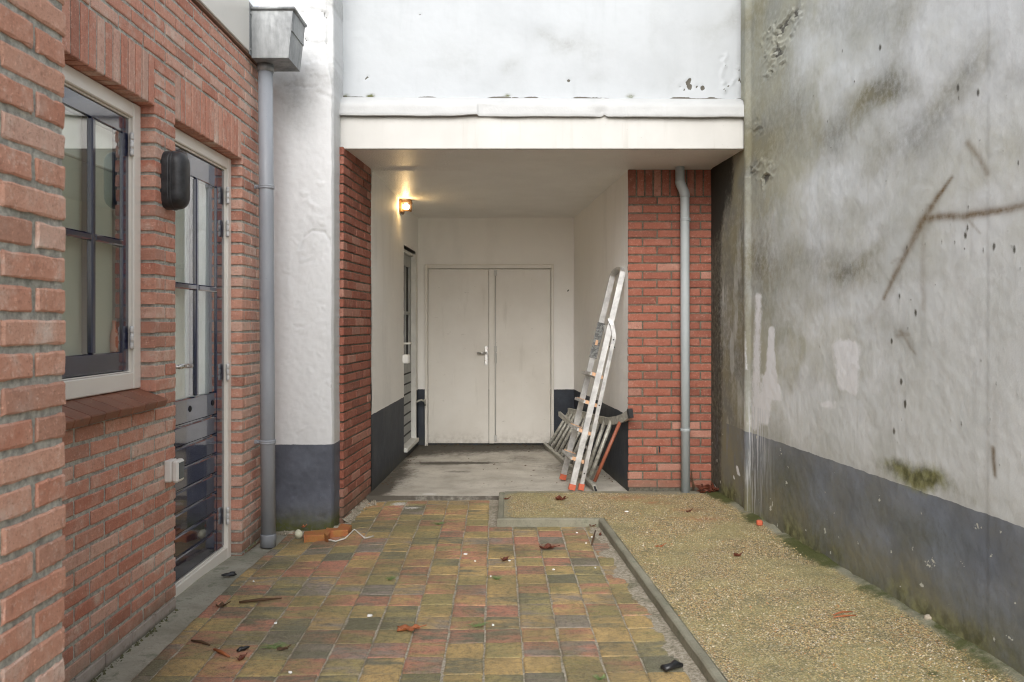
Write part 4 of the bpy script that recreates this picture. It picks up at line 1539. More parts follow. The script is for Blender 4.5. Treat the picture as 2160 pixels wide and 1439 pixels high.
mb.build('handle', M['white_plastic'], SD)

# ================================================================== BRICK HOUSE (left)
BH = empty('brick_house', (-1.6, 3.4, 0), 'low red brick house with navy window and door under a cream roof edge', 'house')
XW, C0 = -1.52, -.014
WY0, WY1, DY0, DY1 = 2.80, 3.536, 3.752, 4.675
ZH = 2.211
SOLD = 2.4235
holes = [(WY0, WY1, .97, SOLD), (DY0, DY1, -.1, SOLD)]
mb = MB()
OL_ = (XW, 0, 0)
holesU = holes
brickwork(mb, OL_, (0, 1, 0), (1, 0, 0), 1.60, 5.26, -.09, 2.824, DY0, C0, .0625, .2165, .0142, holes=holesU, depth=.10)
for (a, b) in ((WY0, WY1), (DY0, DY1)):
    n = round((b - a) / .0632)
    p_ = (b - a) / n
    for i in range(n):
        brick(mb, OL_, (0, 1, 0), (1, 0, 0), a + i * p_ + .0055, a + (i + 1) * p_ - .0055, ZH, SOLD - .006, .10, nu=5)
# mortar bed with openings
R = [(1.6, 5.26, -.09, 2.82)]
for h_ in [(WY0 - .002 + .008, WY1 - .008 + .002, .98, ZH + .006), (DY0 + .006, DY1 - .006, -.1, ZH + .006)]:
    R = [r for q in R for r in rsub(q, (h_[0] - .014, h_[1] + .014, h_[2], h_[3]))]
for (a, b, c, d) in R:
    mb.box((XW - .10, a, c), (XW - .0055, b, d), 0, 1)
mb.build('brick_wall', [M['brick'], M['mortar']], BH)
# whitewashed plinth course at the foot
mb = MB()
i = 0
y = DY0
while y > 1.6:
    a_ = y - .2165
    brick(mb, (XW + .004, 0, 0), (0, 1, 0), (1, 0, 0), a_ + .004, y - .004, -.012, .047, .05, rnd=(RNG.random(), RNG.random(), RNG.random()))
    y = a_
mp = Mat('whitewashed_plinth')
cc = mp.mix(mp.noise(8, 6, .65), (.27, .21, .18), (.50, .46, .42))
cc = mp.mix(mp.math('MULTIPLY', mp.rng(mp.noise(30, 5, .7), .5, .7), .6), cc, (.16, .14, .10))
cc = mp.mix(mp.math('MULTIPLY', mp.rng(mp.sep(mp.pos())[2], .02, -.01), .8), cc, (.07, .075, .04))
M['plinth'] = mp.out(cc, .9, mp.bump(mp.noise(120, 5, .7), .6, .003))
mb.build('plinth', M['plinth'], BH)

# projecting wing in the near foreground
mb = MB()
XN, YN = -.908, 1.69
brickwork(mb, (XN, 0, 0), (0, 1, 0), (1, 0, 0), -1.6, YN, -.05, 2.84, YN, C0, .0625, .2165, .0150, depth=.10, jit=.002, nu=10)
mb.box((XN - .10, -1.6, -.06), (XN - .0055, YN - .0055, 2.84), 0, 1)
brickwork(mb, (0, YN, 0), (1, 0, 0), (0, 1, 0), -1.52, XN - .11, -.05, 2.84, XN, C0, .0625, .2165, .012, depth=.05, par=1)
mb.box((-1.55, YN - .06, -.06), (XN - .104, YN - .009, 2.84), 0, 1)
mb.build('wing_wall', [M['brick_near'], M['mortar']], BH)
mb = MB()
mb.box((-3.6, -1.6, 2.845), (XN + .03, YN + .02, 3.12), .01)
mb.build('wing_roof_edge', M['cream_board'], BH)

# roof edge and roof
mb = MB()
mb.box((-1.62, YN + .03, 2.838), (-1.500, 5.10, 3.128), .004)
mb.build('fascia', M['cream_board'], BH)
mb = MB()
mb.box((-1.62, YN + .03, 2.8245), (-1.506, 5.10, 2.837), .002)
mb.build('eaves_strip', M['brownstrip'], BH)
mb = MB()
mb.box((-3.6, YN + .03, 2.86), (-1.63, 5.1, 3.08))
mb.build('roof', M['zinc_edge'], BH)
mb = MB()
mb.box((-3.6, 1.6, -.06), (-3.5, 5.1, 2.86))
mb.box((-3.5, 5.0, -.06), (-1.63, 5.1, 2.86))
mb.box((-3.5, 1.6, -.06), (-1.63, 1.7, 2.86))
mb.box((-3.5, 1.7, -.055), (-1.63, 5.0, -.01))
mb.box((-1.80, 3.58, -.01), (-1.63, 3.70, 2.86))
mb.build('room_wall', M['plaster_in'], BH)

# window
WN = bpy.data.objects.new('window', None)
COL.objects.link(WN)
WN.parent = BH
WN.matrix_parent_inverse = Matrix.Translation(BH.location).inverted()
WN.location = (-1.6, 3.17, 1.0)
XF = -1.580
mb = MB()


def frame_rect(mb, x0, x1, y0, y1, z0, z1, wl_, wr_, wb_, wt_, bev=.004):
    mb.box((x0, y0, z0), (x1, y0 + wl_, z1), bev)
    mb.box((x0, y1 - wr_, z0), (x1, y1, z1), bev)
    mb.box((x0, y0 + wl_, z0 + .001), (x1 - .001, y1 - wr_, z0 + wb_), bev)
    mb.box((x0, y0 + wl_, z1 - wt_), (x1 - .001, y1 - wr_, z1 - .001), bev)


frame_rect(mb, -1.66, XF, WY0 + .003, WY1 - .003, 1.010, ZH - .004, .066, .066, .070, .062)
frame_rect(mb, -1.66, XF - .014, WY0 + .069, WY1 - .069, 1.080, ZH - .066, .008, .008, .006, .008, .002)
mb.build('frame', M['cream'], WN)
mb = MB()
sy0, sy1, sz0, sz1 = WY0 + .080, WY1 - .080, 1.089, 2.135
XS = -1.598
frame_rect(mb, -1.645, XS, sy0, sy1, sz0, sz1, .046, .046, .078, .066, .003)
ym = 3.167
mb.box((-1.640, ym - .013, sz0 + .078), (XS + .004, ym + .013, sz1 - .066), .005)
mb.box((-1.640, sy0 + .046, 1.600), (XS + .005, ym - .013, 1.628), .006)
mb.box((-1.640, ym + .013, 1.600), (XS + .005, sy1 - .046, 1.628), .006)
mb.build('sash', M['navy'], WN)
for (a, b) in ((sy0 + .047, ym - .013), (ym + .013, sy1 - .047)):
    for (c, d) in ((sz0 + .079, 1.599), (1.629, sz1 - .067)):
        mb = MB()
        mb.box((-1.610, a, c), (-1.6065, b, d))
        mb.build('glass_pane', M['glass'], WN)
for zz in (2.03, 1.225):
    mb = MB()
    for (y_, r) in ((WY1 - .083, .006), (WY1 - .071, .005)):
        mb.tube([(XF - .004, y_, zz - .048), (XF - .004, y_, zz + .048)], r, 8)
    for j in range(3):
        mb.lathe([(.0075, 0), (.0085, .004), (.0085, .020), (.0075, .024)], (XF - .003, WY1 - .083, zz - .046 + j * .033), seg=10)
    mb.build('hinge', M['hinge'], WN)
mb = MB()
mb.box((-1.652, WY0 + .05, 1.09), (-1.646, WY1 - .05, 1.905))  # added panel giving the panes their reflected grey-green tone
mb.build('roller_blind', M['blind'], WN)
mb = MB()
mb.box((-1.662, WY0 + .05, 1.91), (-1.646, WY1 - .05, 2.15), .005)  # white panel painted as the fascia's reflection in the panes
mb.build('blind_box', M['blind_top'], WN)
# sloping brick sill
mb = MB()
n = 8
ang = math.atan2(.045, .125)
for i in range(n):
    b_ = WY1 - .002 - i * .1085 + (0 if i else .0)
    a_ = b_ - .1055
    mtx = Matrix.Translation((-1.585, 0, 1.0065)) @ Matrix.Rotation(ang, 4, 'Y')
    mb.box((-.02, a_, -.034), (.131 + RNG.uniform(-.002, .002), b_, 0 + RNG.uniform(-.001, .001)), .004, 0, mtx, bc=(RNG.random(), RNG.random(), RNG.random()))
mb.box((-1.60, WY0, .93), (-1.484, WY1, .962), 0, 1)
mb.box((-.0, WY1 - n * .1085, -.028), (.118, WY1 - .008, -.004), 0, 1, mtx)
mb.build('window_sill', [M['sill'], M['mortar']], BH)

# house door
HD = bpy.data.objects.new('door', None)
COL.objects.link(HD)
HD.parent = BH
HD.matrix_parent_inverse = Matrix.Translation(BH.location).inverted()
HD.location = (-1.6, 4.2, 0)
mb = MB()
frame_rect(mb, -1.67, XF, DY0 + .003, DY1 - .003, -.03, ZH - .004, .056, .056, .072, .062)
frame_rect(mb, -1.67, XF - .014, DY0 + .059, DY1 - .059, .042, ZH - .066, .010, .010, .006, .010, .002)
mb.build('frame', M['cream'], HD)
ly0, ly1, lz0, lz1 = DY0 + .072, DY1 - .072, .052, 2.128
XD = -1.598
mb = MB()
GB, GT = .918, 2.02
gy0, gy1 = ly0 + .108, 4.494
mb.box((-1.642, ly0, lz0), (XD, gy0, lz1), .003)
mb.box((-1.642, gy1, lz0), (XD, ly1, lz1), .003)
mb.box((-1.642, gy0, GT), (XD - .001, gy1, lz1), .003)
ymd = (gy0 + gy1) / 2
mb.box((-1.638, ymd - .014, GB), (XD + .003, ymd + .014, GT), .005)
mb.box((-1.638, gy0, 1.452), (XD + .004, ymd - .014, 1.482), .006)
mb.box((-1.638, ymd + .014, 1.452), (XD + .004, gy1, 1.482), .006)
zt = GB
for j in range(8):
    zb = max(lz0, .787 - j * .1045)
    if j == 7:
        zb = lz0
    mb.box((-1.64, gy0, zb + (.007 if j < 7 else 0)), (XD - .002, gy1, zt - .004), .005)
    zt = zb
mb.box((-1.642, gy0, lz0), (-1.612, gy1, GB - .01), 0)
mb.build('door_leaf', M['navy'], HD)
for (a, b) in ((gy0 + .001, ymd - .014), (ymd + .014, gy1 - .001)):
    for (c, d) in ((GB + .001, 1.451), (1.483, GT - .001)):
        mb = MB()
        mb.box((-1.610, a, c), (-1.6065, b, d))
        mb.build('glass_pane', M['glass'], HD)
mb = MB()
ny = 120
yy = np.linspace(gy0 - .12, gy1 + .1, ny)
P = np.zeros((2, ny, 3))
for i, z in enumerate((.6, 2.2)):
    P[i, :, 0] = -1.655 + .006 * np.sin(yy * 42) + .003 * np.sin(yy * 97 + 1)
    P[i, :, 1] = yy
    P[i, :, 2] = z
mb.grid(P, 0, True)
mb.build('curtain', M['curtain'], HD)  # unseen curtain, added to whiten the door panes
for zz in (1.994, 1.812, 1.015, .217):
    mb = MB()
    for (y_, r) in ((DY1 - .075, .006), (DY1 - .061, .005)):
        mb.tube([(XF + .003, y_, zz - .046), (XF + .003, y_, zz + .046)], r, 8)
    for j in range(3):
        mb.lathe([(.0075, 0), (.009, .004), (.009, .022), (.0075, .026)], (XF + .004, DY1 - .075, zz - .046 + j * .032), seg=10)
    mb.build('hinge', M['hinge'], HD)
mb = MB()
mb.box((XD, ly0 + .022, .98), (XD + .006, ly0 + .058, 1.19), .003)
mb.tube([(XD + .004, ly0 + .04, 1.082), (XD + .052, ly0 + .04, 1.082)], .009, 12)
mb.sweep([(XD + .05, ly0 + .032, 1.082), (XD + .053, ly0 + .10, 1.083), (XD + .052, ly0 + .178, 1.080)], [(.009 * math.cos(a), .011 * math.sin(a)) for a in np.linspace(0, 2 * math.pi, 12, False)], (0, 0, 1), 0, True)
mb.build('handle', M['steel'], HD)
for y_ in (gy0 + .19, gy0 + .51):
    mb = MB()
    mb.lathe([(.013, 0), (.016, .003), (.012, .006)], (XD - .003, min(y_, gy1 - .06), .86), (1, 0, 0), 12)
    mb.build('drain_hole', M['dark_gap'], HD)

# ================================================================== RAINWATER PIPES
# left downpipe with hopper
LP = empty('downpipe', (-1.45, 4.9, -.03), 'thick grey downpipe under a square zinc hopper at the corner of the brick house', 'downpipe')
mb = MB()
pb, pt = at(566, 1147, 4.90), at(560, 130, 4.90)
mb.tube([pb + Vector((0, 0, -.01)), pb.lerp(pt, .35), pb.lerp(pt, .7), pt], .0425, 28)
mb.build('pipe', M['pvc'], LP)
mb = MB()
a = pb.lerp(pt, .0)
mb.tube([pb + Vector((0, 0, -.015)), pb + Vector((0, 0, .055)), pb + Vector((0, 0, .058))], .0455, 28)
mb.build('pipe_socket', M['pvc'], LP)
for py in (395, 932):
    mb = MB()
    f = (pb.z - at(0, py, 4.9).z) / (pb.z - pt.z)
    c = pb.lerp(pt, f)
    mb.lathe([(.0435, -.012), (.0475, -.011), (.0475, -.002), (.0455, 0), (.0475, .002), (.0475, .011), (.0435, .012)], c, seg=28)
    mb.box((-1.52, c.y - .012, c.z - .010), (c.x - .042, c.y + .012, c.z + .010), .002)
    mb.tube([(c.x - .052, c.y - .03, c.z), (c.x - .052, c.y + .02, c.z)], .005, 8)
    mb.build('pipe_clamp', M['pvc'], LP)
mb = MB()
y0, y1 = 4.765, 5.045
zt_, zb_ = 3.088, 2.812
xl, xr_t, xr_b = -1.497, -1.258, -1.286
v = [(xl, y0, zt_), (xr_t, y0, zt_), (xr_b, y0 + .006, zb_), (xl, y0 + .006, zb_), (xl, y1, zt_), (xr_t, y1, zt_), (xr_b, y1 - .01, zb_), (xl, y1 - .01, zb_)]
mb.add(v, [(0, 3, 2, 1), (1, 2, 6, 5), (5, 6, 7, 4), (4, 7, 3, 0), (3, 7, 6, 2)], 0)
zi = zt_ - .05
v2 = [(x + (.006 if x < -1.4 else -.006), y + (.006 if y < 4.9 else -.006), z) for x, y, z in (v[0], v[1], v[5], v[4])]
v3 = [(x, y, zt_ - .12) for x, y, z in v2]
mb.add(v2 + v3, [(0, 1, 5, 4), (1, 2, 6, 5), (2, 3, 7, 6), (3, 0, 4, 7), (4, 5, 6, 7)], 0)
mb.tube([(xl - .012, y0 - .004, zt_ + .004), (xr_t + .004, y0 - .004, zt_ + .004), (xr_t + .004, y1, zt_ + .004)], .010, 10)
mb.box((xl - .006, y0 - .03, zb_ + .01), (xl - .001, y1, zt_ + .03), .001)
for z_ in (zb_ + .04, zt_ - .03):
    mb.lathe([(.007, 0), (.006, .004), (.002, .006)], (xl - .001, y0 - .016, z_), (1, 0, 0), 10)
mb.lathe([(.048, -.045), (.047, .0)], (pt.x, pt.y, zb_), seg=28)
mb.build('hopper_head', M['zinc'], LP)

# right downpipe on the brick pier
RP = empty('downpipe', (1.29, 6.13, .05), 'thin pale grey downpipe with an offset bend on the brick pier beside the stucco wall', 'downpipe')
yR = 6.135
mb = MB()
q0 = at(1446, 1035, yR); q1 = at(1445, 700, yR); q2 = at(1444.5, 412, yR); q3 = at(1434.5, 384, yR); q4 = at(1434, 340, yR)
pth = [q0 + Vector((0, 0, -.01)), q1, q2, q2 + Vector((-.003, 0, .02)), q3 + Vector((.004, 0, -.016)), q3, q4]
mb.tube(pth, .0335, 24)
mb.build('pipe', M['pvc_r'], RP)
mb = MB()
mb.tube([q2 + Vector((0, 0, -.015)), q2, q2 + Vector((-.003, 0, .02)), q3 + Vector((.004, 0, -.016)), q3, q3 + Vector((0, 0, .012))], .0365, 24)
mb.build('bend', M['pvc_r'], RP)
for py in (463, 907):
    mb = MB()
    c = at(1445.5, py, yR)
    mb.lathe([(.034, -.011), (.038, -.010), (.038, -.002), (.0365, 0), (.038, .002), (.038, .010), (.034, .011)], c, seg=24)
    mb.box((c.x - .010, c.y + .033, c.z - .008), (c.x + .010, 6.20, c.z + .008), .001)
    mb.build('pipe_clamp', M['pvc_r'], RP)

# ================================================================== FITTINGS ON THE HOUSE
BL = empty('bulkhead_lamp', (XW, 3.655, 1.91), 'unlit dark grey oval bulkhead lamp on the brick between window and door', 'wall lamp')


def pill(mb, c, hw, hh, x0, x1, rnd, n=44, mi=0, inset0=.0):
    rings = []
    for (f, xx) in ((inset0, x0), (0, x0 + .003), (0, x1 - rnd)) + tuple((rnd * (1 - math.cos(t)), x1 - rnd + rnd * math.sin(t)) for t in np.linspace(.2, math.pi / 2, 7)):
        r = []
        for i in range(n):
            t = 2 * math.pi * i / n
            cy, sz = math.cos(t), math.sin(t)
            yy_ = (hw - f) * cy
            zz_ = (hw - f) * sz + (hh - hw) * (1 if sz > 0 else -1) * min(1, abs(sz) * 6)
            r.append((xx, c[1] + yy_, c[2] + zz_))
        rings.append(r)
    v = [p for r in rings for p in r]
    fs = []
    for i in range(len(rings) - 1):
        for k_ in range(n):
            fs.append((i * n + k_, i * n + (k_ + 1) % n, (i + 1) * n + (k_ + 1) % n, (i + 1) * n + k_))
    fs.append(tuple((len(rings) - 1) * n + k_ for k_ in range(n)))
    mb.add(v, fs, mi, True)


mb = MB()
pill(mb, (0, 3.655, 1.913), .060, .129, XW - .004, XW + .033, .010)
mb.build('base', M['lampbody'], BL)
mb = MB()
pill(mb, (0, 3.655, 1.913), .062, .131, XW + .033, XW + .041, .003)
mb.build('seam_ring', M['lampbody'], BL)
mb = MB()
pill(mb, (0, 3.655, 1.913), .058, .127, XW + .041, XW + .094, .044)
mb.build('cover', M['lampbody'], BL)

SB = empty('switch_box', (XW, 3.66, .58), 'small white box with a grey face on the brick beside the navy door', 'switch box')
mb = MB()
mb.box((XW - .004, 3.628, .587), (XW + .030, 3.700, .683), .006)
mb.build('back_box', M['white_plastic'], SB)
mb = MB()
mb.box((XW + .031, 3.627, .586), (XW + .060, 3.701, .684), .008)
mb.build('front_box', M['white_plastic'], SB)
mb = MB()
mb.box((XW + .0585, 3.637, .600), (XW + .0625, 3.691, .672), .001)
mb.build('face_plate', M['grey_plastic_dark'], SB)

bo = MB()
bo.lathe([(.014, 0), (.016, .004), (.016, .065), (.012, .085), (.007, .095), (.007, .115), (.008, .116), (.008, .128)], (-1.628, 3.395, 1.168), seg=18)
bo = recenter(bo.build('bottle', M['orange_plastic']))
tag(bo, 'small orange-red bottle behind the lower window pane', 'bottle')
sh = MB()
sh.box((-1.745, WY0 - .05, 1.072), (-1.653, WY1 - .03, 1.088), .003)
sh.build('inner_ledge', M['cream'], WN)

# ================================================================== PASSAGE FITTINGS
PL_ = empty('passage_lamp', pw(7.52, 0, 2.30), 'lit brown caged lamp glowing on the wall high inside the passage', 'wall lamp')
lc = pw(7.50, .060, 2.338)
ux, nx_ = Uw, Nw
mb = MB()
mb.box((-.004, k(7.50) - .075, 2.275), (.028, k(7.50) + .075, 2.400), .012, 0, pm)
mb.build('base', M['bronze'], PL_)
mb = MB()
# hood of three ribs above the bulb and an open guard
for j, (r, z_) in enumerate(((.066, 2.372), (.062, 2.388), (.054, 2.402))):
    pts_ = [pm @ Vector((.022 + r * 1.25 * math.sin(t), k(7.50) + r * math.cos(t), z_)) for t in np.linspace(0, math.pi, 14)]
    mb.sweep(pts_, [(-.006, -.005), (.006, -.005), (.006, .005), (-.006, .005)], (0, 0, 1))
pts_ = [pm @ Vector((.022 + .075 * math.sin(t), k(7.50) + .058 * math.cos(t), 2.300)) for t in np.linspace(.9, math.pi, 12)]
mb.sweep(pts_, [(-.004, -.006), (.004, -.006), (.004, .006), (-.004, .006)], (0, 0, 1))
for t in (1.35, 1.75):
    mb.tube([pm @ Vector((.022 + .078 * math.sin(t), k(7.50) + .06 * math.cos(t), z_)) for z_ in (2.295, 2.40)], .004, 6)
mb.box((.022, k(7.50) - .05, 2.404), (.085, k(7.50) + .05, 2.409), .002, 0, pm)
mb.build('guard', M['bronze'], PL_)
mb = MB()
prof_ = [(.030 * math.sin(t), .030 - .030 * math.cos(t)) for t in np.linspace(.15, math.pi - .1, 12)]
mb.lathe(prof_, pm @ Vector((.055, k(7.48), 2.306)), seg=20)
mb.build('bulb', M['bulb'], PL_)
li = bpy.data.lights.new('bulb_light', 'POINT')
li.energy = 0.9
li.color = (1.0, .62, .22)
li.shadow_soft_size = .03
lo = bpy.data.objects.new('bulb_light', li)
COL.objects.link(lo)
lo.location = pm @ Vector((.062, k(7.42), 2.335))
lo.parent = PL_
lo.matrix_parent_inverse = Matrix.Translation(PL_.location).inverted()

SB2 = MB()
SB2.box((-.003, k(7.62), .915), (.055, k(7.72), .995), .008, 0, pm)
o = SB2.build('wall_socket', M['white_plastic'])
recenter(o)
tag(o, 'plain white socket box on the passage wall by the grey side door', 'socket')
mb = MB()
q = at(878, 846, 8.52)
mb.tube([pm @ Vector((0, k(8.47), q.z - .01)), Vector((-.955, 8.50, q.z + .005)), Vector((-.925, 8.50, q.z + .012)), Vector((-.895, 8.50, q.z - .005)), Vector((-.886, 8.50, q.z - .045))], .010, 10)
mb.lathe([(.012, 0), (.016, .005), (.016, .012), (.01, .02)], (-.895, 8.50, q.z - .002), seg=10)
o = recenter(mb.build('water_tap', M['alu_old']))
tag(o, 'small grey bent tap pipe in the dark corner left of the double door', 'tap')

# ================================================================== LADDERS AND POLE
SL = empty('stepladder', (.45, 6.4, .035), 'folded silver aluminium stepladder with orange feet leaning upright on the passage wall', 'stepladder')
zf = .036
fa = Vector((.445, 6.19, .05))       # near rail foot (towards camera)
fb = Vector((.405, 6.63, .045))      # far rail foot
ta = Vector((.838, 6.30, 1.665))
tb = Vector((.795, 6.58, 1.650))
rail = [(-.0125, -.029), (.0125, -.029), (.0125, .029), (-.0125, .029)]


def rect(w_, h_):
    return [(-w_, -h_), (w_, -h_), (w_, h_), (-w_, h_)]


def frame_dirs(p, q):
    return (q - p).normalized()


wdir = (fb - fa).normalized()
# hoop: up one rail, round the top, down the other
up = (ta - fa).normalized()
hoop = [fa + up * .02, fa.lerp(ta, .5), ta - up * .03]
mid = (ta + tb) / 2
for t in np.linspace(.12, math.pi - .12, 9):
    c = (1 - math.cos(t)) / 2
    hoop.append(ta.lerp(tb, c) + up * (.052 * math.sin(t) ** .6 - .005))
upb = (tb - fb).normalized()
hoop += [tb - upb * .03, fb.lerp(tb, .5), fb + upb * .02]
depth_dir = up.cross(wdir).normalized()
mb = MB()
mb.sweep(hoop, rect(.026, .010), wdir.cross(up).cross(up) if False else depth_dir, 0, False)
# the profile's 'up' is the ladder's thickness direction
mb.v = []
mb.f = []; mb.mi = []; mb.sm = []
mb.sweep(hoop, rect(.0115, .0215), depth_dir, 0, False)
mb.build('front_frame', M['alu'], SL)
for f_, nm in ((fa, up), (fb, upb)):
    mb = MB()
    mb.sweep([f_ - nm * .008, f_ + nm * .035], rect(.0145, .0245), depth_dir, 0)
    mb.build('foot_cap', M['orange_plastic'], SL)
# treads
ux_ = depth_dir if depth_dir.x < 0 else -depth_dir          # towards the climber, away from the wall
for py in (662, 0, 0, 0):
    break
for frac in (.13, .26, .39, .52):
    a, b = fa.lerp(ta, frac), fb.lerp(tb, frac)
    mb = MB()
    w1 = wdir * .008
    mb.sweep([a + w1 + Vector((-.010, 0, 0)), b - w1 + Vector((-.010, 0, 0))], rect(.052, .011), Vector((.35, 0, .93)), 0, False)
    mb.build('step', M['alu'], SL)
    for e, sgn in ((a, 1), (b, -1)):
        mb = MB()
        mb.sweep([e + wdir * (.006 * sgn), e + wdir * (.034 * sgn)], rect(.047, .013), Vector((.35, 0, .93)), 0, False)
        mb.build('step_cap', M['peach_plastic'], SL)
# worded safety plate on the far rail
mb = MB()
a, b = fb.lerp(tb, .60), fb.lerp(tb, .775)
mb.sweep([a - wdir * .018, b - wdir * .018], rect(.0015, .030), depth_dir, 0, False)
lab = Mat('worn_grey_safety_label')
pz = lab.pos()
br = lab.node('ShaderNodeTexNoise', {'Vector': lab.scl(pz, (60, 60, 130)), 'Scale': 1.0, 'Detail': 2.0}).outputs[0]
lc_ = lab.mix(lab.rng(br, .46, .54), (.085, .088, .085), (.20, .205, .20))
M['label'] = lab.out(lc_, .5)
mb.build('safety_label', M['label'], SL)
mb = MB()
c = fb.lerp(tb, .675) - wdir * .0205
mb.sweep([c - up * .018, c + up * .024], rect(.0012, .010), depth_dir, 0, False)
mb.build('warning_patch', M['peach_plastic'], SL)
# platform edge folded between the frames
mb = MB()
a, b = fa.lerp(ta, .655) - depth_dir * 0, fb.lerp(tb, .655)
mb.tube([a + Vector((.03, .0, 0)), a + Vector((.075, .01, -.005))], .006, 8)
mb.build('stay', M['black_rubber'], SL)
# rear frame: bent at the top
ra = Vector((.515, 6.205, .05))
rk = at(1295, 712, 6.24)
rh = at(1291, 686, 6.25)
rt = at(1284, 672, 6.26)
rb = Vector((.490, 6.60, .06))
kb_, hb_ = rk + Vector((-.02, .32, 0)), rh + Vector((-.02, .30, 0))
mb = MB()
mb.sweep([ra, ra.lerp(rk, .5), rk, rk.lerp(rh, .5) + Vector((.002, 0, 0)), rh, rt], rect(.011, .0145), depth_dir, 0, False)
mb.build('rear_leg', M['alu'], SL)
mb = MB()
mb.sweep([rb, rb.lerp(kb_, .5), kb_, hb_], rect(.011, .0145), depth_dir, 0, False)
mb.build('rear_leg', M['alu'], SL)
mb = MB()
mb.sweep([ra - Vector((.002, 0, .012)), ra.lerp(rk, .03)], rect(.0135, .021), depth_dir, 0)
mb.build('foot_cap', M['orange_plastic'], SL)
for f_ in (.10, .55, .985):
    mb = MB()
    c = ra.lerp(rk, f_)
    mb.tube([c + Vector((0, -.0135, 0)), c + Vector((0, .0135, 0))], .0055, 10)
    mb.build('bolt', M['black_rubber'], SL)
for f_ in (.25, .6):
    mb = MB()
    mb.tube([ra.lerp(rk, f_), rb.lerp(kb_, f_)], .009, 8)
    mb.build('brace', M['alu'], SL)

# old ladder lying on its side against the wall
OLd = empty('old_ladder', (.5, 7.2, .03), 'old dull aluminium ladder lying on its long side behind the stepladder', 'ladder')
n0 = at(1256, 1032, 6.17); n0.z = .052
n1 = Vector((.585, 6.62, .050)); n2 = Vector((.50, 7.1, .05)); n3 = Vector((.335, 8.40, .05))
mb = MB()
lowp = [n0, n0.lerp(n1, .5) + Vector((-.005, 0, 0)), n1, n1.lerp(n2, .5), n2, n2.lerp(n3, .5), n3]
sd = Vector((.45, .05, .9))
mb.sweep(lowp, rect(.030, .013), (1, 0, .35), 0, False)
mb.build('stile', M['alu_old'], OLd)
u0_ = at(1328, 873, 6.10)
u1_ = at(1303, 886, 6.30); u2_ = at(1282, 889, 6.55); u3_ = at(1263, 885, 6.85); u4_ = at(1241, 878, 7.3); u5_ = at(1200, 867, 8.3)
mb = MB()
mb.sweep([u0_, u0_.lerp(u1_, .5) + Vector((0, 0, -.008)), u1_, u2_, u3_, u4_, u5_], rect(.012, .030), (0, 0, 1), 0, False)
mb.build('stile', M['alu_old'], OLd)
mb = MB()
mb.sweep([u0_ + (u0_ - u1_).normalized() * .028, u0_ - (u0_ - u1_).normalized() * .004], rect(.016, .034), (0, 0, 1), 0)
mb.build('end_cap', M['black_rubber'], OLd)
mb = MB()
dn = (n0 - n1).normalized()
mb.sweep([n0 + dn * .001, n0 + dn * .003], rect(.024, .008), (1, 0, .35), 0)
mb.build('hollow_end', M['dark_gap'], OLd)


def on_path(path, yq):
    for p, q in zip(path[:-1], path[1:]):
        if (p.y - yq) * (q.y - yq) <= 0:
            return p.lerp(q, (yq - p.y) / (q.y - p.y + 1e-9))
    return path[-1]


upp = [u0_, u1_, u2_, u3_, u4_, u5_]
for yq in np.linspace(6.45, 8.25, 11):
    a, b = on_path(lowp, yq), on_path(upp, yq)
    mb = MB()
    mb.tube([a, b], .0165, 10)
    mb.build('rung', M['alu_old'], OLd)

# second short ladder section in front of it
mb = MB()
a, b = at(1180, 873, 7.5), at(1212, 900, 7.0)
mb.sweep([a, b], rect(.010, .020), (0, 0, 1), 0)
mb.build('stile', M['alu_old'], OLd)

mb = MB()
a, b = at(1254, 1016, 6.22), at(1308, 890, 6.24)
mb.tube([a, a.lerp(b, .5), b], .0135, 14)
o = recenter(mb.build('broom_pole', M['rust_pole']))
tag(o, 'red-brown pole leaning across the near end of the old ladder', 'pole')
mb = MB()
a, b = at(1247, 998, 6.45), at(1291, 893, 6.47)
mb.tube([a, a.lerp(b, .5), b], .0115, 14)
o = recenter(mb.build('broom_pole', M['pale_wood']))
tag(o, 'pale grey-green pole leaning behind the red-brown one', 'pole')

# ================================================================== LITTER
def gp(px, py, z=0.0):
    d = FPX * (H - z) / (py - 682)
    return Vector(((px - 1080) / FPX * d, d, z))


def gdip(px, py):
    z = 0.0
    for _ in range(6):
        q = gp(px, py, z)
        z = float(dip(q.x, q.y))
    return z


def gz(p):
    return p


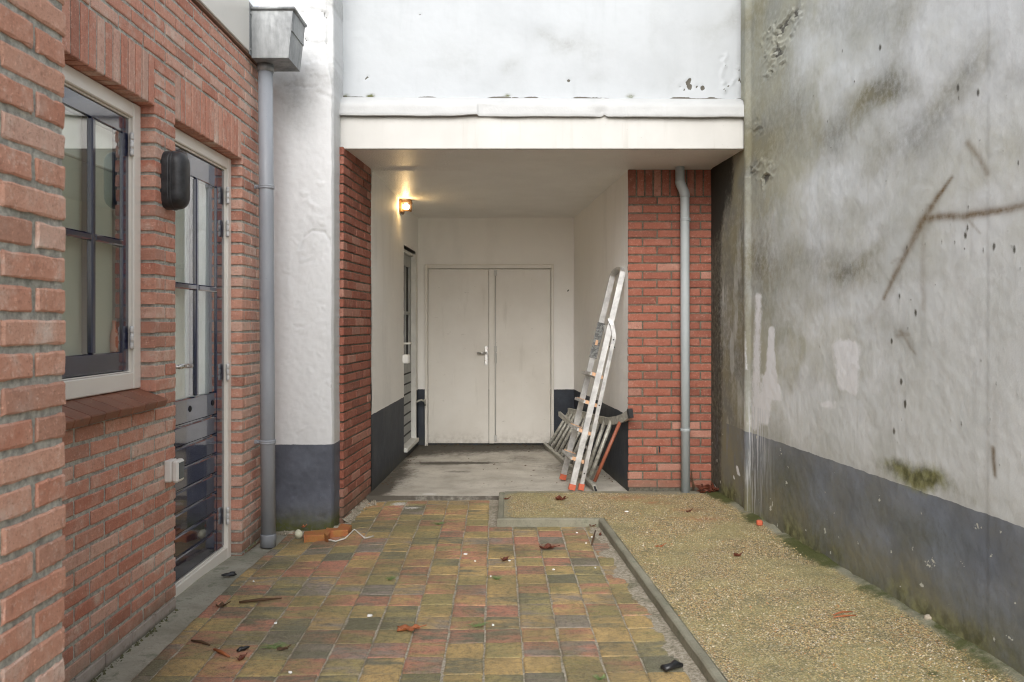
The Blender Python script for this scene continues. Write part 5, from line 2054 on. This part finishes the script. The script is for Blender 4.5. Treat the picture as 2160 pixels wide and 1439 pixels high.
def leaf(px, py, size, mat, label, rot=0.0, z=0.0, curl=.5, seed=0, group='fallen leaves on the ground'):
    r = random.Random(seed)
    c = gp(px, py, z)
    n_r, n_t = 6, 30
    verts = [(0, 0, .004)]
    for i in range(1, n_r):
        f = i / (n_r - 1)
        for j in range(n_t):
            t = 2 * math.pi * j / n_t
            lobes = .62 + .30 * abs(math.cos(2.5 * t)) ** 1.5 + r.uniform(-.05, .05)
            rad = size * .5 * f * lobes
            x, y = rad * math.cos(t), rad * math.sin(t) * .62
            zz = .004 + curl * size * .30 * f * f * (.35 + .65 * abs(math.sin(1.5 * t + seed))) + size * .05 * math.sin(5 * t + 4 * f + seed) * f
            verts.append((x, y, zz))
    fs = [(0, 1 + j, 1 + (j + 1) % n_t) for j in range(n_t)]
    for i in range(n_r - 2):
        for j in range(n_t):
            a_ = 1 + i * n_t
            fs.append((a_ + j, a_ + n_t + j, a_ + n_t + (j + 1) % n_t, a_ + (j + 1) % n_t))
    mb_ = MB()
    R_ = Matrix.Translation(c) @ Matrix.Rotation(rot, 4, 'Z')
    mb_.add([tuple(R_ @ Vector(v_)) for v_ in verts], fs, 0, True)
    mb_.tube([R_ @ Vector((size * .1, 0, .006)), R_ @ Vector((size * .45, size * .05, .012)), R_ @ Vector((size * .68, size * .02, .02))], .0014, 5)
    o_ = mb_.build('leaf', mat)
    sol = o_.modifiers.new('thick', 'SOLIDIFY')
    sol.thickness = .0009
    recenter(o_)
    return tag(o_, label, 'leaf', group)


leaf(860, 1330, .115, M['leaf_tan'], 'large orange-brown curled leaf lying flat on the near pavers', .1, .001, .35, 1)
leaf(1182, 1056, .095, M['leaf_red'], 'dark red curled leaf on the gravel path below the stepladder feet', .3, .048, .9, 2)
leaf(1153, 1158, .11, M['leaf_red'], 'wide dark brown leaf on the pavers near the kerb corner', .0, .001, .5, 3)
leaf(1064, 1184, .06, M['leaf_red'], 'small dark red leaf beside a white scrap in the middle of the pavers', .8, .001, .9, 4)
leaf(1556, 1175, .055, M['leaf_red'], 'small dark red leaf alone on the gravel path', .5, .048, 1.0, 5)
leaf(1250, 1111, .055, M['leaf_red'], 'small reddish leaf caught in the inner corner of the kerb', .2, .002, .7, 6)
leaf(1266, 1131, .035, M['leaf_red'], 'tiny dark crumpled leaf against the kerb just below its corner', 1.2, .002, 1.1, 7)
leaf(1068, 1054, .05, M['leaf_red'], 'faded red leaf on the corner of the gravel path next to the pavers', .4, .048, .4, 8)
leaf(466, 1280, .06, M['twig'], 'dark wet leaf at the edge of the concrete strip below the door', .2, .0, .5, 9)
leaf(508, 1394, .045, M['leaf_red'], 'round brown leaf curled up near the photograph\'s bottom left', 1.0, .0, 1.1, 10)
leaf(595, 1372, .05, M['twig'], 'grey-brown leaf lying beside the grass clump on the near pavers', .1, .0, .3, 12)
leaf(1452, 1080, .05, M['leaf_red'], 'brown leaf flattened on the gravel path near the brick pier', .3, .048, .3, 13)
leaf(1390, 1154, .06, M['leaf_tan'], 'flat reddish leaf on the gravel path close to the kerb', .1, .048, .12, 14)


def stick(name, pts, r, mat, label, cat, z=0.0, group=None, radii=None):
    mb_ = MB()
    mb_.tube([gp(x, y, z) + Vector((0, 0, dz)) for x, y, dz in pts], r, 8, radii=radii)
    o_ = recenter(mb_.build(name, mat))
    return tag(o_, label, cat, group)


TG = 'twigs and wood splinters on the ground'
stick('twig', [(504, 1275, .010), (545, 1271, .012), (594, 1266, .009)], .0075, M['twig'], 'long dark wood splinter on the pavers in front of the door', 'twig', 0, TG, [.7, 1, .35])
stick('twig', [(404, 1354, .006), (425, 1358, .008), (443, 1363, .004)], .006, M['twig'], 'short brown twig left of the grass, nearest to the house', 'twig', 0, TG, [.6, 1, .5])
stick('twig', [(452, 1373, .006), (468, 1380, .008), (484, 1388, .005)], .007, M['leaf_tan'], 'short orange-brown twig at the bottom left of the pavers', 'twig', 0, TG, [.7, 1, .5])
stick('twig', [(1247, 1152, .004), (1252, 1141, .02), (1256, 1131, .035)], .006, M['twig'], 'dark sliver standing up from the pavers near the kerb corner', 'twig', 0, TG, [.4, 1, .6])
stick('twig', [(1758, 1299, .004), (1775, 1295, .008), (1798, 1292, .004)], .004, M['leaf_tan'], 'thin orange-brown twig on the gravel path, upper of a close pair', 'twig', .05, TG, [.6, 1, .6])
stick('twig', [(1758, 1304, .004), (1780, 1302, .006), (1805, 1300, .004)], .004, M['leaf_tan'], 'thin orange-brown twig on the gravel path, lower of a close pair', 'twig', .05, TG, [.6, 1, .6])
mb = MB()
for i in range(5):
    a, b = at(1462, 1030 - i * 2, 6.17), at(1459 - i, 990 + i * 6, 6.19)
    mb.tube([a + Vector((i * .004, 0, -.02)), a.lerp(b, .5) + Vector((.004 * i, 0, 0)), b], .0022, 5)
o = recenter(mb.build('dry_stalk', M['twig']))
tag(o, 'bunch of dry stalks standing behind the foot of the thin downpipe', 'dry plant')
# leaf pile by the thin downpipe
mb = MB()
for i in range(46):
    c = gp(RNG.uniform(1470, 1516), RNG.uniform(1026, 1041), .052) + Vector((0, 0, RNG.uniform(0, .03)))
    c.y = min(c.y, 6.15)
    R_ = Matrix.Translation(c) @ Matrix.Rotation(RNG.uniform(0, 6.3), 4, 'Z') @ Matrix.Rotation(RNG.uniform(-.9, .9), 4, 'X') @ Matrix.Rotation(RNG.uniform(-.6, .6), 4, 'Y')
    l_ = RNG.uniform(.02, .05)
    w_ = l_ * RNG.uniform(.15, .4)
    vv = [(-l_, 0, 0), (-l_ * .3, w_, .006), (l_ * .5, w_ * .7, .004), (l_, 0, .012), (l_ * .5, -w_ * .8, .003), (-l_ * .3, -w_, .008)]
    vv2 = [(x, y, z + .0012) for x, y, z in vv]
    mb.add([tuple(R_ @ Vector(q)) for q in vv + vv2], [(5, 4, 3, 2, 1, 0), (6, 7, 8, 9, 10, 11)] + [(i_, (i_ + 1) % 6, 6 + (i_ + 1) % 6, 6 + i_) for i_ in range(6)], 0, False)
o = recenter(mb.build('leaf_pile', M['leaf_red']))
tag(o, 'heap of dry red-brown leaves between the thin downpipe and the stucco wall', 'leaf pile', None, 'stuff')

# grass tufts
for i, (px, py, s_, lab_) in enumerate(((580, 1367, .065, 'largest pulled grass clump, on the pavers at lower left'), (1007, 1322, .05, 'small grass clump on the near pavers right of the big orange leaf'),
                                        (924, 1107, .05, 'grass clump in the middle of the far pavers'), (823, 1224, .035, 'little dark grass tuft in a paver joint above the big orange leaf'),
                                        (1048, 1223, .028, 'tiny light green sprig in a paver joint right of centre'), (848, 1052, .04, 'little grass tuft at the edge of the passage floor'),
                                        (1265, 1434, .03, 'tiny green sprig at the bottom edge near the kerb'))):
    mb = MB()
    c = gp(px, py)
    for j in range(26):
        a = RNG.uniform(-.6, .6) + (math.pi if RNG.random() < .35 else 0) + .25
        l_ = s_ * RNG.uniform(.4, 1)
        p0 = c + Vector((RNG.uniform(-.3, .3) * s_, RNG.uniform(-.25, .25) * s_, .002))
        d_ = Vector((math.cos(a), math.sin(a) * .8, 0))
        mb.tube([p0, p0 + d_ * l_ * .5 + Vector((0, 0, RNG.uniform(.004, .016))), p0 + d_ * l_ + Vector((0, 0, RNG.uniform(.001, .016)))], .0010, 4, radii=[1, .9, .3])
    o = recenter(mb.build('grass_tuft', M['grass']))
    tag(o, lab_, 'grass', 'loose grass tufts on the pavers')

# white scraps
for i, (px, py, w_) in enumerate(((982, 1170, .024), (1002, 1185, .010), (1075, 1184, .016), (780, 1300, .030), (581, 1316, .018), (1168, 1203, .016), (1217, 1125, .016), (1249, 1134, .018), (1236, 1147, .008),
                                  (1040, 1320, .014), (612, 1420, .016), (1322, 1080, .028), (1035, 1217, .008), (535, 1228, .01), (1256, 1199, .012))):
    mb = MB()
    z_ = .05 if px > 1300 else .002
    R_ = Matrix.Translation(gp(px, py, z_) + Vector((0, 0, .001))) @ Matrix.Rotation(RNG.uniform(-.5, .5), 4, 'Z')
    n_ = 7
    ring = [(w_ * .5 * math.cos(2 * math.pi * q_ / n_) * RNG.uniform(.7, 1.1), w_ * .4 * math.sin(2 * math.pi * q_ / n_) * RNG.uniform(.7, 1.1)) for q_ in range(n_)]
    vv = [(x, y, 0) for x, y in ring] + [(x * .9, y * .9, .004 + RNG.uniform(0, .003)) for x, y in ring]
    mb.add([tuple(R_ @ Vector(q)) for q in vv], [tuple(range(n_))[::-1], tuple(range(n_, 2 * n_))] + [(q_, (q_ + 1) % n_, n_ + (q_ + 1) % n_, n_ + q_) for q_ in range(n_)])
    o = recenter(mb.build('scrap', M['scrap']))
    tag(o, 'white scrap on the gravel path' if px > 1300 else 'tiny white scrap lying on the coloured pavers', 'scrap', None if px > 1300 else 'white scraps on the pavers')


def pebble(name, px, py, rx, ry, rz, mat, label, cat, z=0.0, seed=1, rot=0.0, rough=.25, group=None, n=16):
    r = random.Random(seed)
    ph = [r.uniform(0, 6) for _ in range(6)]
    mb_ = MB()
    R_ = Matrix.Translation(gp(px, py, z)) @ Matrix.Rotation(rot, 4, 'Z')
    vv, fs = [], []
    for i in range(n // 2 + 1):
        th_ = math.pi * i / (n // 2)
        for j in range(n):
            t = 2 * math.pi * j / n
            k_ = 1 + rough * (math.sin(2 * t + ph[0]) * .4 + math.sin(3 * th_ + ph[1] + t) * .4 + math.sin(5 * t + ph[2] + 2 * th_) * .25)
            vv.append(tuple(R_ @ Vector((rx * math.sin(th_) * math.cos(t) * k_, ry * math.sin(th_) * math.sin(t) * k_, rz * (.85 - math.cos(th_) * k_ * .9)))))
    for i in range(n // 2):
        for j in range(n):
            fs.append((i * n + j, i * n + (j + 1) % n, (i + 1) * n + (j + 1) % n, (i + 1) * n + j))
    mb_.add(vv, fs, 0, True)
    o_ = recenter(mb_.build(name, mat))
    return tag(o_, label, cat, group)


pebble('stone', 1962, 1309, .026, .018, .014, M['stone'], 'pale stone at the foot of the mossy stucco wall', 'stone', .058, 3, .2, .3)
o = MB()
q = gp(1602, 1109, .05)
o.box((q.x - .018, q.y - .014, .052), (q.x + .018, q.y + .014, .084), .006)
o = recenter(o.build('plastic_block', M['orange_plastic']))
tag(o, 'bright orange plastic cap on the gravel path near the stucco wall', 'cap')
mb = MB()
pts = [gp(1396, 1415, 0) + Vector((0, 0, .014)), gp(1405, 1419, 0) + Vector((0, 0, .017)), gp(1416, 1416, 0) + Vector((0, 0, .018)), gp(1424, 1412, 0) + Vector((0, 0, .02)), gp(1432, 1411, 0) + Vector((0, 0, .015)), gp(1439, 1410, 0) + Vector((0, 0, .012))]
mb.tube(pts, .013, 10, radii=[.6, 1.05, .95, 1.2, .8, .6])
o = recenter(mb.build('rubber_scrap', M['dropping']))
tag(o, 'shiny black twisted scrap on the pavers at the bottom by the kerb', 'scrap')
pebble('leaf_scrap', 485, 1215, .03, .014, .01, M['dropping'], 'flat black wet scrap at the edge of the pavers below the door', 'scrap', 0, 8, .5, .5)
pebble('leaf_scrap', 512, 1372, .022, .014, .008, M['dropping'], 'small black scrap between twig and grass on the near pavers', 'scrap', 0, 9, .9, .5)

# loose zig-zag paving bricks at the column foot
def zigbrick(pts, z0, h_, name, label):
    """pts: outline seen from above, photo pixels of the top face"""
    z0 = z0 + gdip(*pts[0])
    P_ = [gp(x, y, z0 + h_) for x, y in pts]
    mb_ = MB()
    n_ = len(P_)
    c = sum(P_, Vector()) / n_
    top_in = [p + (c - p).normalized() * .005 for p in P_]
    v_ = [(p.x, p.y, z0) for p in P_] + [(p.x, p.y, z0 + h_ - .005) for p in P_] + [(p.x, p.y, z0 + h_) for p in top_in]
    fs = [tuple(2 * n_ + i for i in range(n_)), tuple(range(n_))[::-1]]
    for L_ in (0, 1):
        for i in range(n_):
            fs.append((L_ * n_ + i, L_ * n_ + (i + 1) % n_, (L_ + 1) * n_ + (i + 1) % n_, (L_ + 1) * n_ + i))
    mb_.add(v_, fs, 0, False)
    o_ = mb_.build(name, M['zig'])
    bm_fix(o_)
    recenter(o_)
    return tag(o_, label, 'brick')


def bm_fix(o_):
    import bmesh
    bm = bmesh.new()
    bm.from_mesh(o_.data)
    bmesh.ops.recalc_face_normals(bm, faces=bm.faces)
    bm.to_mesh(o_.data)
    bm.free()


zm = Mat('ochre_orange_brick')
zc = zm.mix(zm.rng(zm.noise(14, 5), .35, .65), (.40, .19, .055), (.40, .135, .05))
zc = zm.mix(zm.math('MULTIPLY', zm.rng(zm.noise(110, 4, .7), .5, .7), .5), zc, (.20, .11, .045))
M['zig'] = zm.out(zc, .8, zm.bump(zm.noise(160, 4, .7), .5, .003))
zigbrick([(641, 1130), (690, 1128), (697, 1121), (688, 1116), (641, 1121)], .0, .045, 'paving_brick', 'loose ochre paving brick nearest the pipe at the column foot')
zigbrick([(691, 1131), (697, 1120), (734, 1118), (742, 1107), (720, 1104), (712, 1114), (688, 1113), (683, 1124)], .0, .045, 'paving_brick', 'loose orange zig-zag paving brick behind the ochre one')

pebble('onion', 630, 1136, .026, .022, .030, M['mush'], 'pale greenish white onion beside the loose bricks and pipe', 'onion', gdip(630, 1140), 5, .3, .22)
leaf(641, 1114, .035, M['leaf_tan'], 'orange leaf curled up on top of the ochre brick', .9, .042 + gdip(641, 1130), 1.4, 15)
mb = MB()
pts = []
for px_, py_, dz_ in ((674, 1138, .020), (690, 1141, .008), (708, 1144, .006), (728, 1138, .006), (738, 1128, .006), (747, 1119, .006), (752, 1122, .005), (770, 1137, .004), (788, 1132, .003)):
    pts.append(gp(px_, py_, gdip(px_, py_)) + Vector((0, 0, dz_)))
mb.tube(pts, .0045, 7)
o = recenter(mb.build('cord', M['string']))
tag(o, 'thin off-white cord lying in front of the loose bricks', 'cord')
# crumbled leaves blown to the back of the passage
mb = MB()
for i in range(260):
    t = RNG.random()
    if t < .5:
        x, y = RNG.uniform(-.95, .62), 8.56 - abs(RNG.gauss(0, .12))
    elif t < .75:
        y = RNG.uniform(6.3, 8.5)
        x = -1.052 + .033 * (y - 6.2) + .02 + abs(RNG.gauss(0, .05))
    elif t < .9:
        y = RNG.uniform(6.5, 8.5)
        x = .868 - .094 * (y - 6.2) - .02 - abs(RNG.gauss(0, .08))
    else:
        x, y = RNG.uniform(-.9, .5), RNG.uniform(6.4, 8.4)
    l_ = RNG.uniform(.005, .017)
    R_ = Matrix.Translation((x, y, .034)) @ Matrix.Rotation(RNG.uniform(0, 6.3), 4, 'Z') @ Matrix.Rotation(RNG.uniform(-.5, .5), 4, 'X')
    w_ = l_ * RNG.uniform(.3, .7)
    vv = [(-l_, 0, 0), (0, -w_, .002), (l_, 0, .003), (0, w_, .002), (0, 0, .005)]
    mb.add([tuple(R_ @ Vector(q)) for q in vv], [(0, 1, 4), (1, 2, 4), (2, 3, 4), (3, 0, 4), (3, 2, 1, 0)], 0, False)
o = mb.build('leaf_litter', M['twig'])
tag(o, 'crumbled dead leaves strewn along the edges of the passage floor', 'leaf litter', None, 'stuff')
# moss and dirt gathered at the foot of the house wall
mb = MB()
for i in range(330):
    y = RNG.uniform(1.7, 3.75) if RNG.random() < .8 else RNG.uniform(4.68, 5.08)
    x = -1.512 + abs(RNG.gauss(0, .008))
    s_ = RNG.uniform(.003, .008)
    a = RNG.uniform(0, 6.3)
    mb.add([(x + s_ * math.cos(a), y + s_ * math.sin(a), -.006), (x - s_ * math.sin(a), y + s_ * math.cos(a), -.006), (x - s_ * math.cos(a), y - s_ * math.sin(a), -.006), (x + s_ * math.sin(a), y - s_ * math.cos(a), -.006), (x + RNG.uniform(-.004, .006), y, -.004 + s_ * RNG.uniform(.5, 1.3))],
           [(0, 1, 4), (1, 2, 4), (2, 3, 4), (3, 0, 4), (3, 2, 1, 0)], 0, False)
mm_ = Mat('wet_moss')
M['moss'] = mm_.out(mm_.mix(mm_.noise(40, 5), (.07, .07, .035), (.17, .165, .085)), .95)
o = mb.build('moss', M['moss'])
tag(o, 'dark moss and dirt in the seam at the foot of the house wall', 'moss', None, 'stuff')
# rubble along the foot of the column and the left pier
mb = MB()
for i in range(230):
    if i < 120:
        t = RNG.random()
        x, y = -1.45 + .36 * t + RNG.uniform(-.01, .01), 5.21 + RNG.uniform(-.03, .02)
        if RNG.random() < .5:
            x = RNG.uniform(-1.42, -1.30)
    else:
        t = RNG.random()
        y = 5.42 + .60 * t
        x = -1.09 + .0684 * (y - 5.44) + RNG.uniform(0, .06) * RNG.random()
    if i > 190:
        q = gp(780 + RNG.uniform(-9, 14), 1058 + RNG.uniform(-6, 6), .0)
        x, y = q.x, q.y
    s_ = RNG.uniform(.004, .012) * (1.3 if i > 190 else 1)
    vv = [(x + s_ * RNG.uniform(.5, 1) * a, y + s_ * RNG.uniform(.5, 1) * b, -.004 + float(dip(x, y)) + s_ * RNG.uniform(.6, 1.3) * (c + .6)) for a, b, c in ((1, 0, 0), (-1, 0, 0), (0, 1, 0), (0, -1, 0), (0, 0, 1), (0, 0, -1))]
    mb.add(vv, [(0, 2, 4), (2, 1, 4), (1, 3, 4), (3, 0, 4), (2, 0, 5), (1, 2, 5), (3, 1, 5), (0, 3, 5)], 0, False)
o = mb.build('rubble', M['sand'])
tag(o, 'crumbs of mortar and grit along the column foot and left brick pier', 'rubble', None, 'stuff')
mb = MB()
P = []
for j, y in enumerate(np.linspace(5.42, 6.04, 40)):
    row = []
    for i, t in enumerate(np.linspace(0, 1, 8)):
        row.append((-1.11 + .0684 * (y - 5.44) + t * (.06 + .03 * vnoise(y * 6, .5, 7)), y, dip(-1.08, y) + .028 * (1 - t) ** 1.5 - .012 * t + .010 * (vnoise(y * 30, t * 5, 8) - .5)))
    P.append(row)
mb.grid(np.array(P).transpose(1, 0, 2).copy(), 0, True)
mb.grid(np.array([[(-1.62 + .52 * s_, 5.285 - .10 * t, dip(-1.62 + .52 * s_, 5.2) + .016 * (1 - t) - .012 * t + .006 * (vnoise(s_ * 30, t * 4, 12) - .5)) for t in np.linspace(0, 1, 8)] for s_ in np.linspace(0, 1, 40)]), 0, True)
struct(mb.build('earth_fillet', M['sand']))
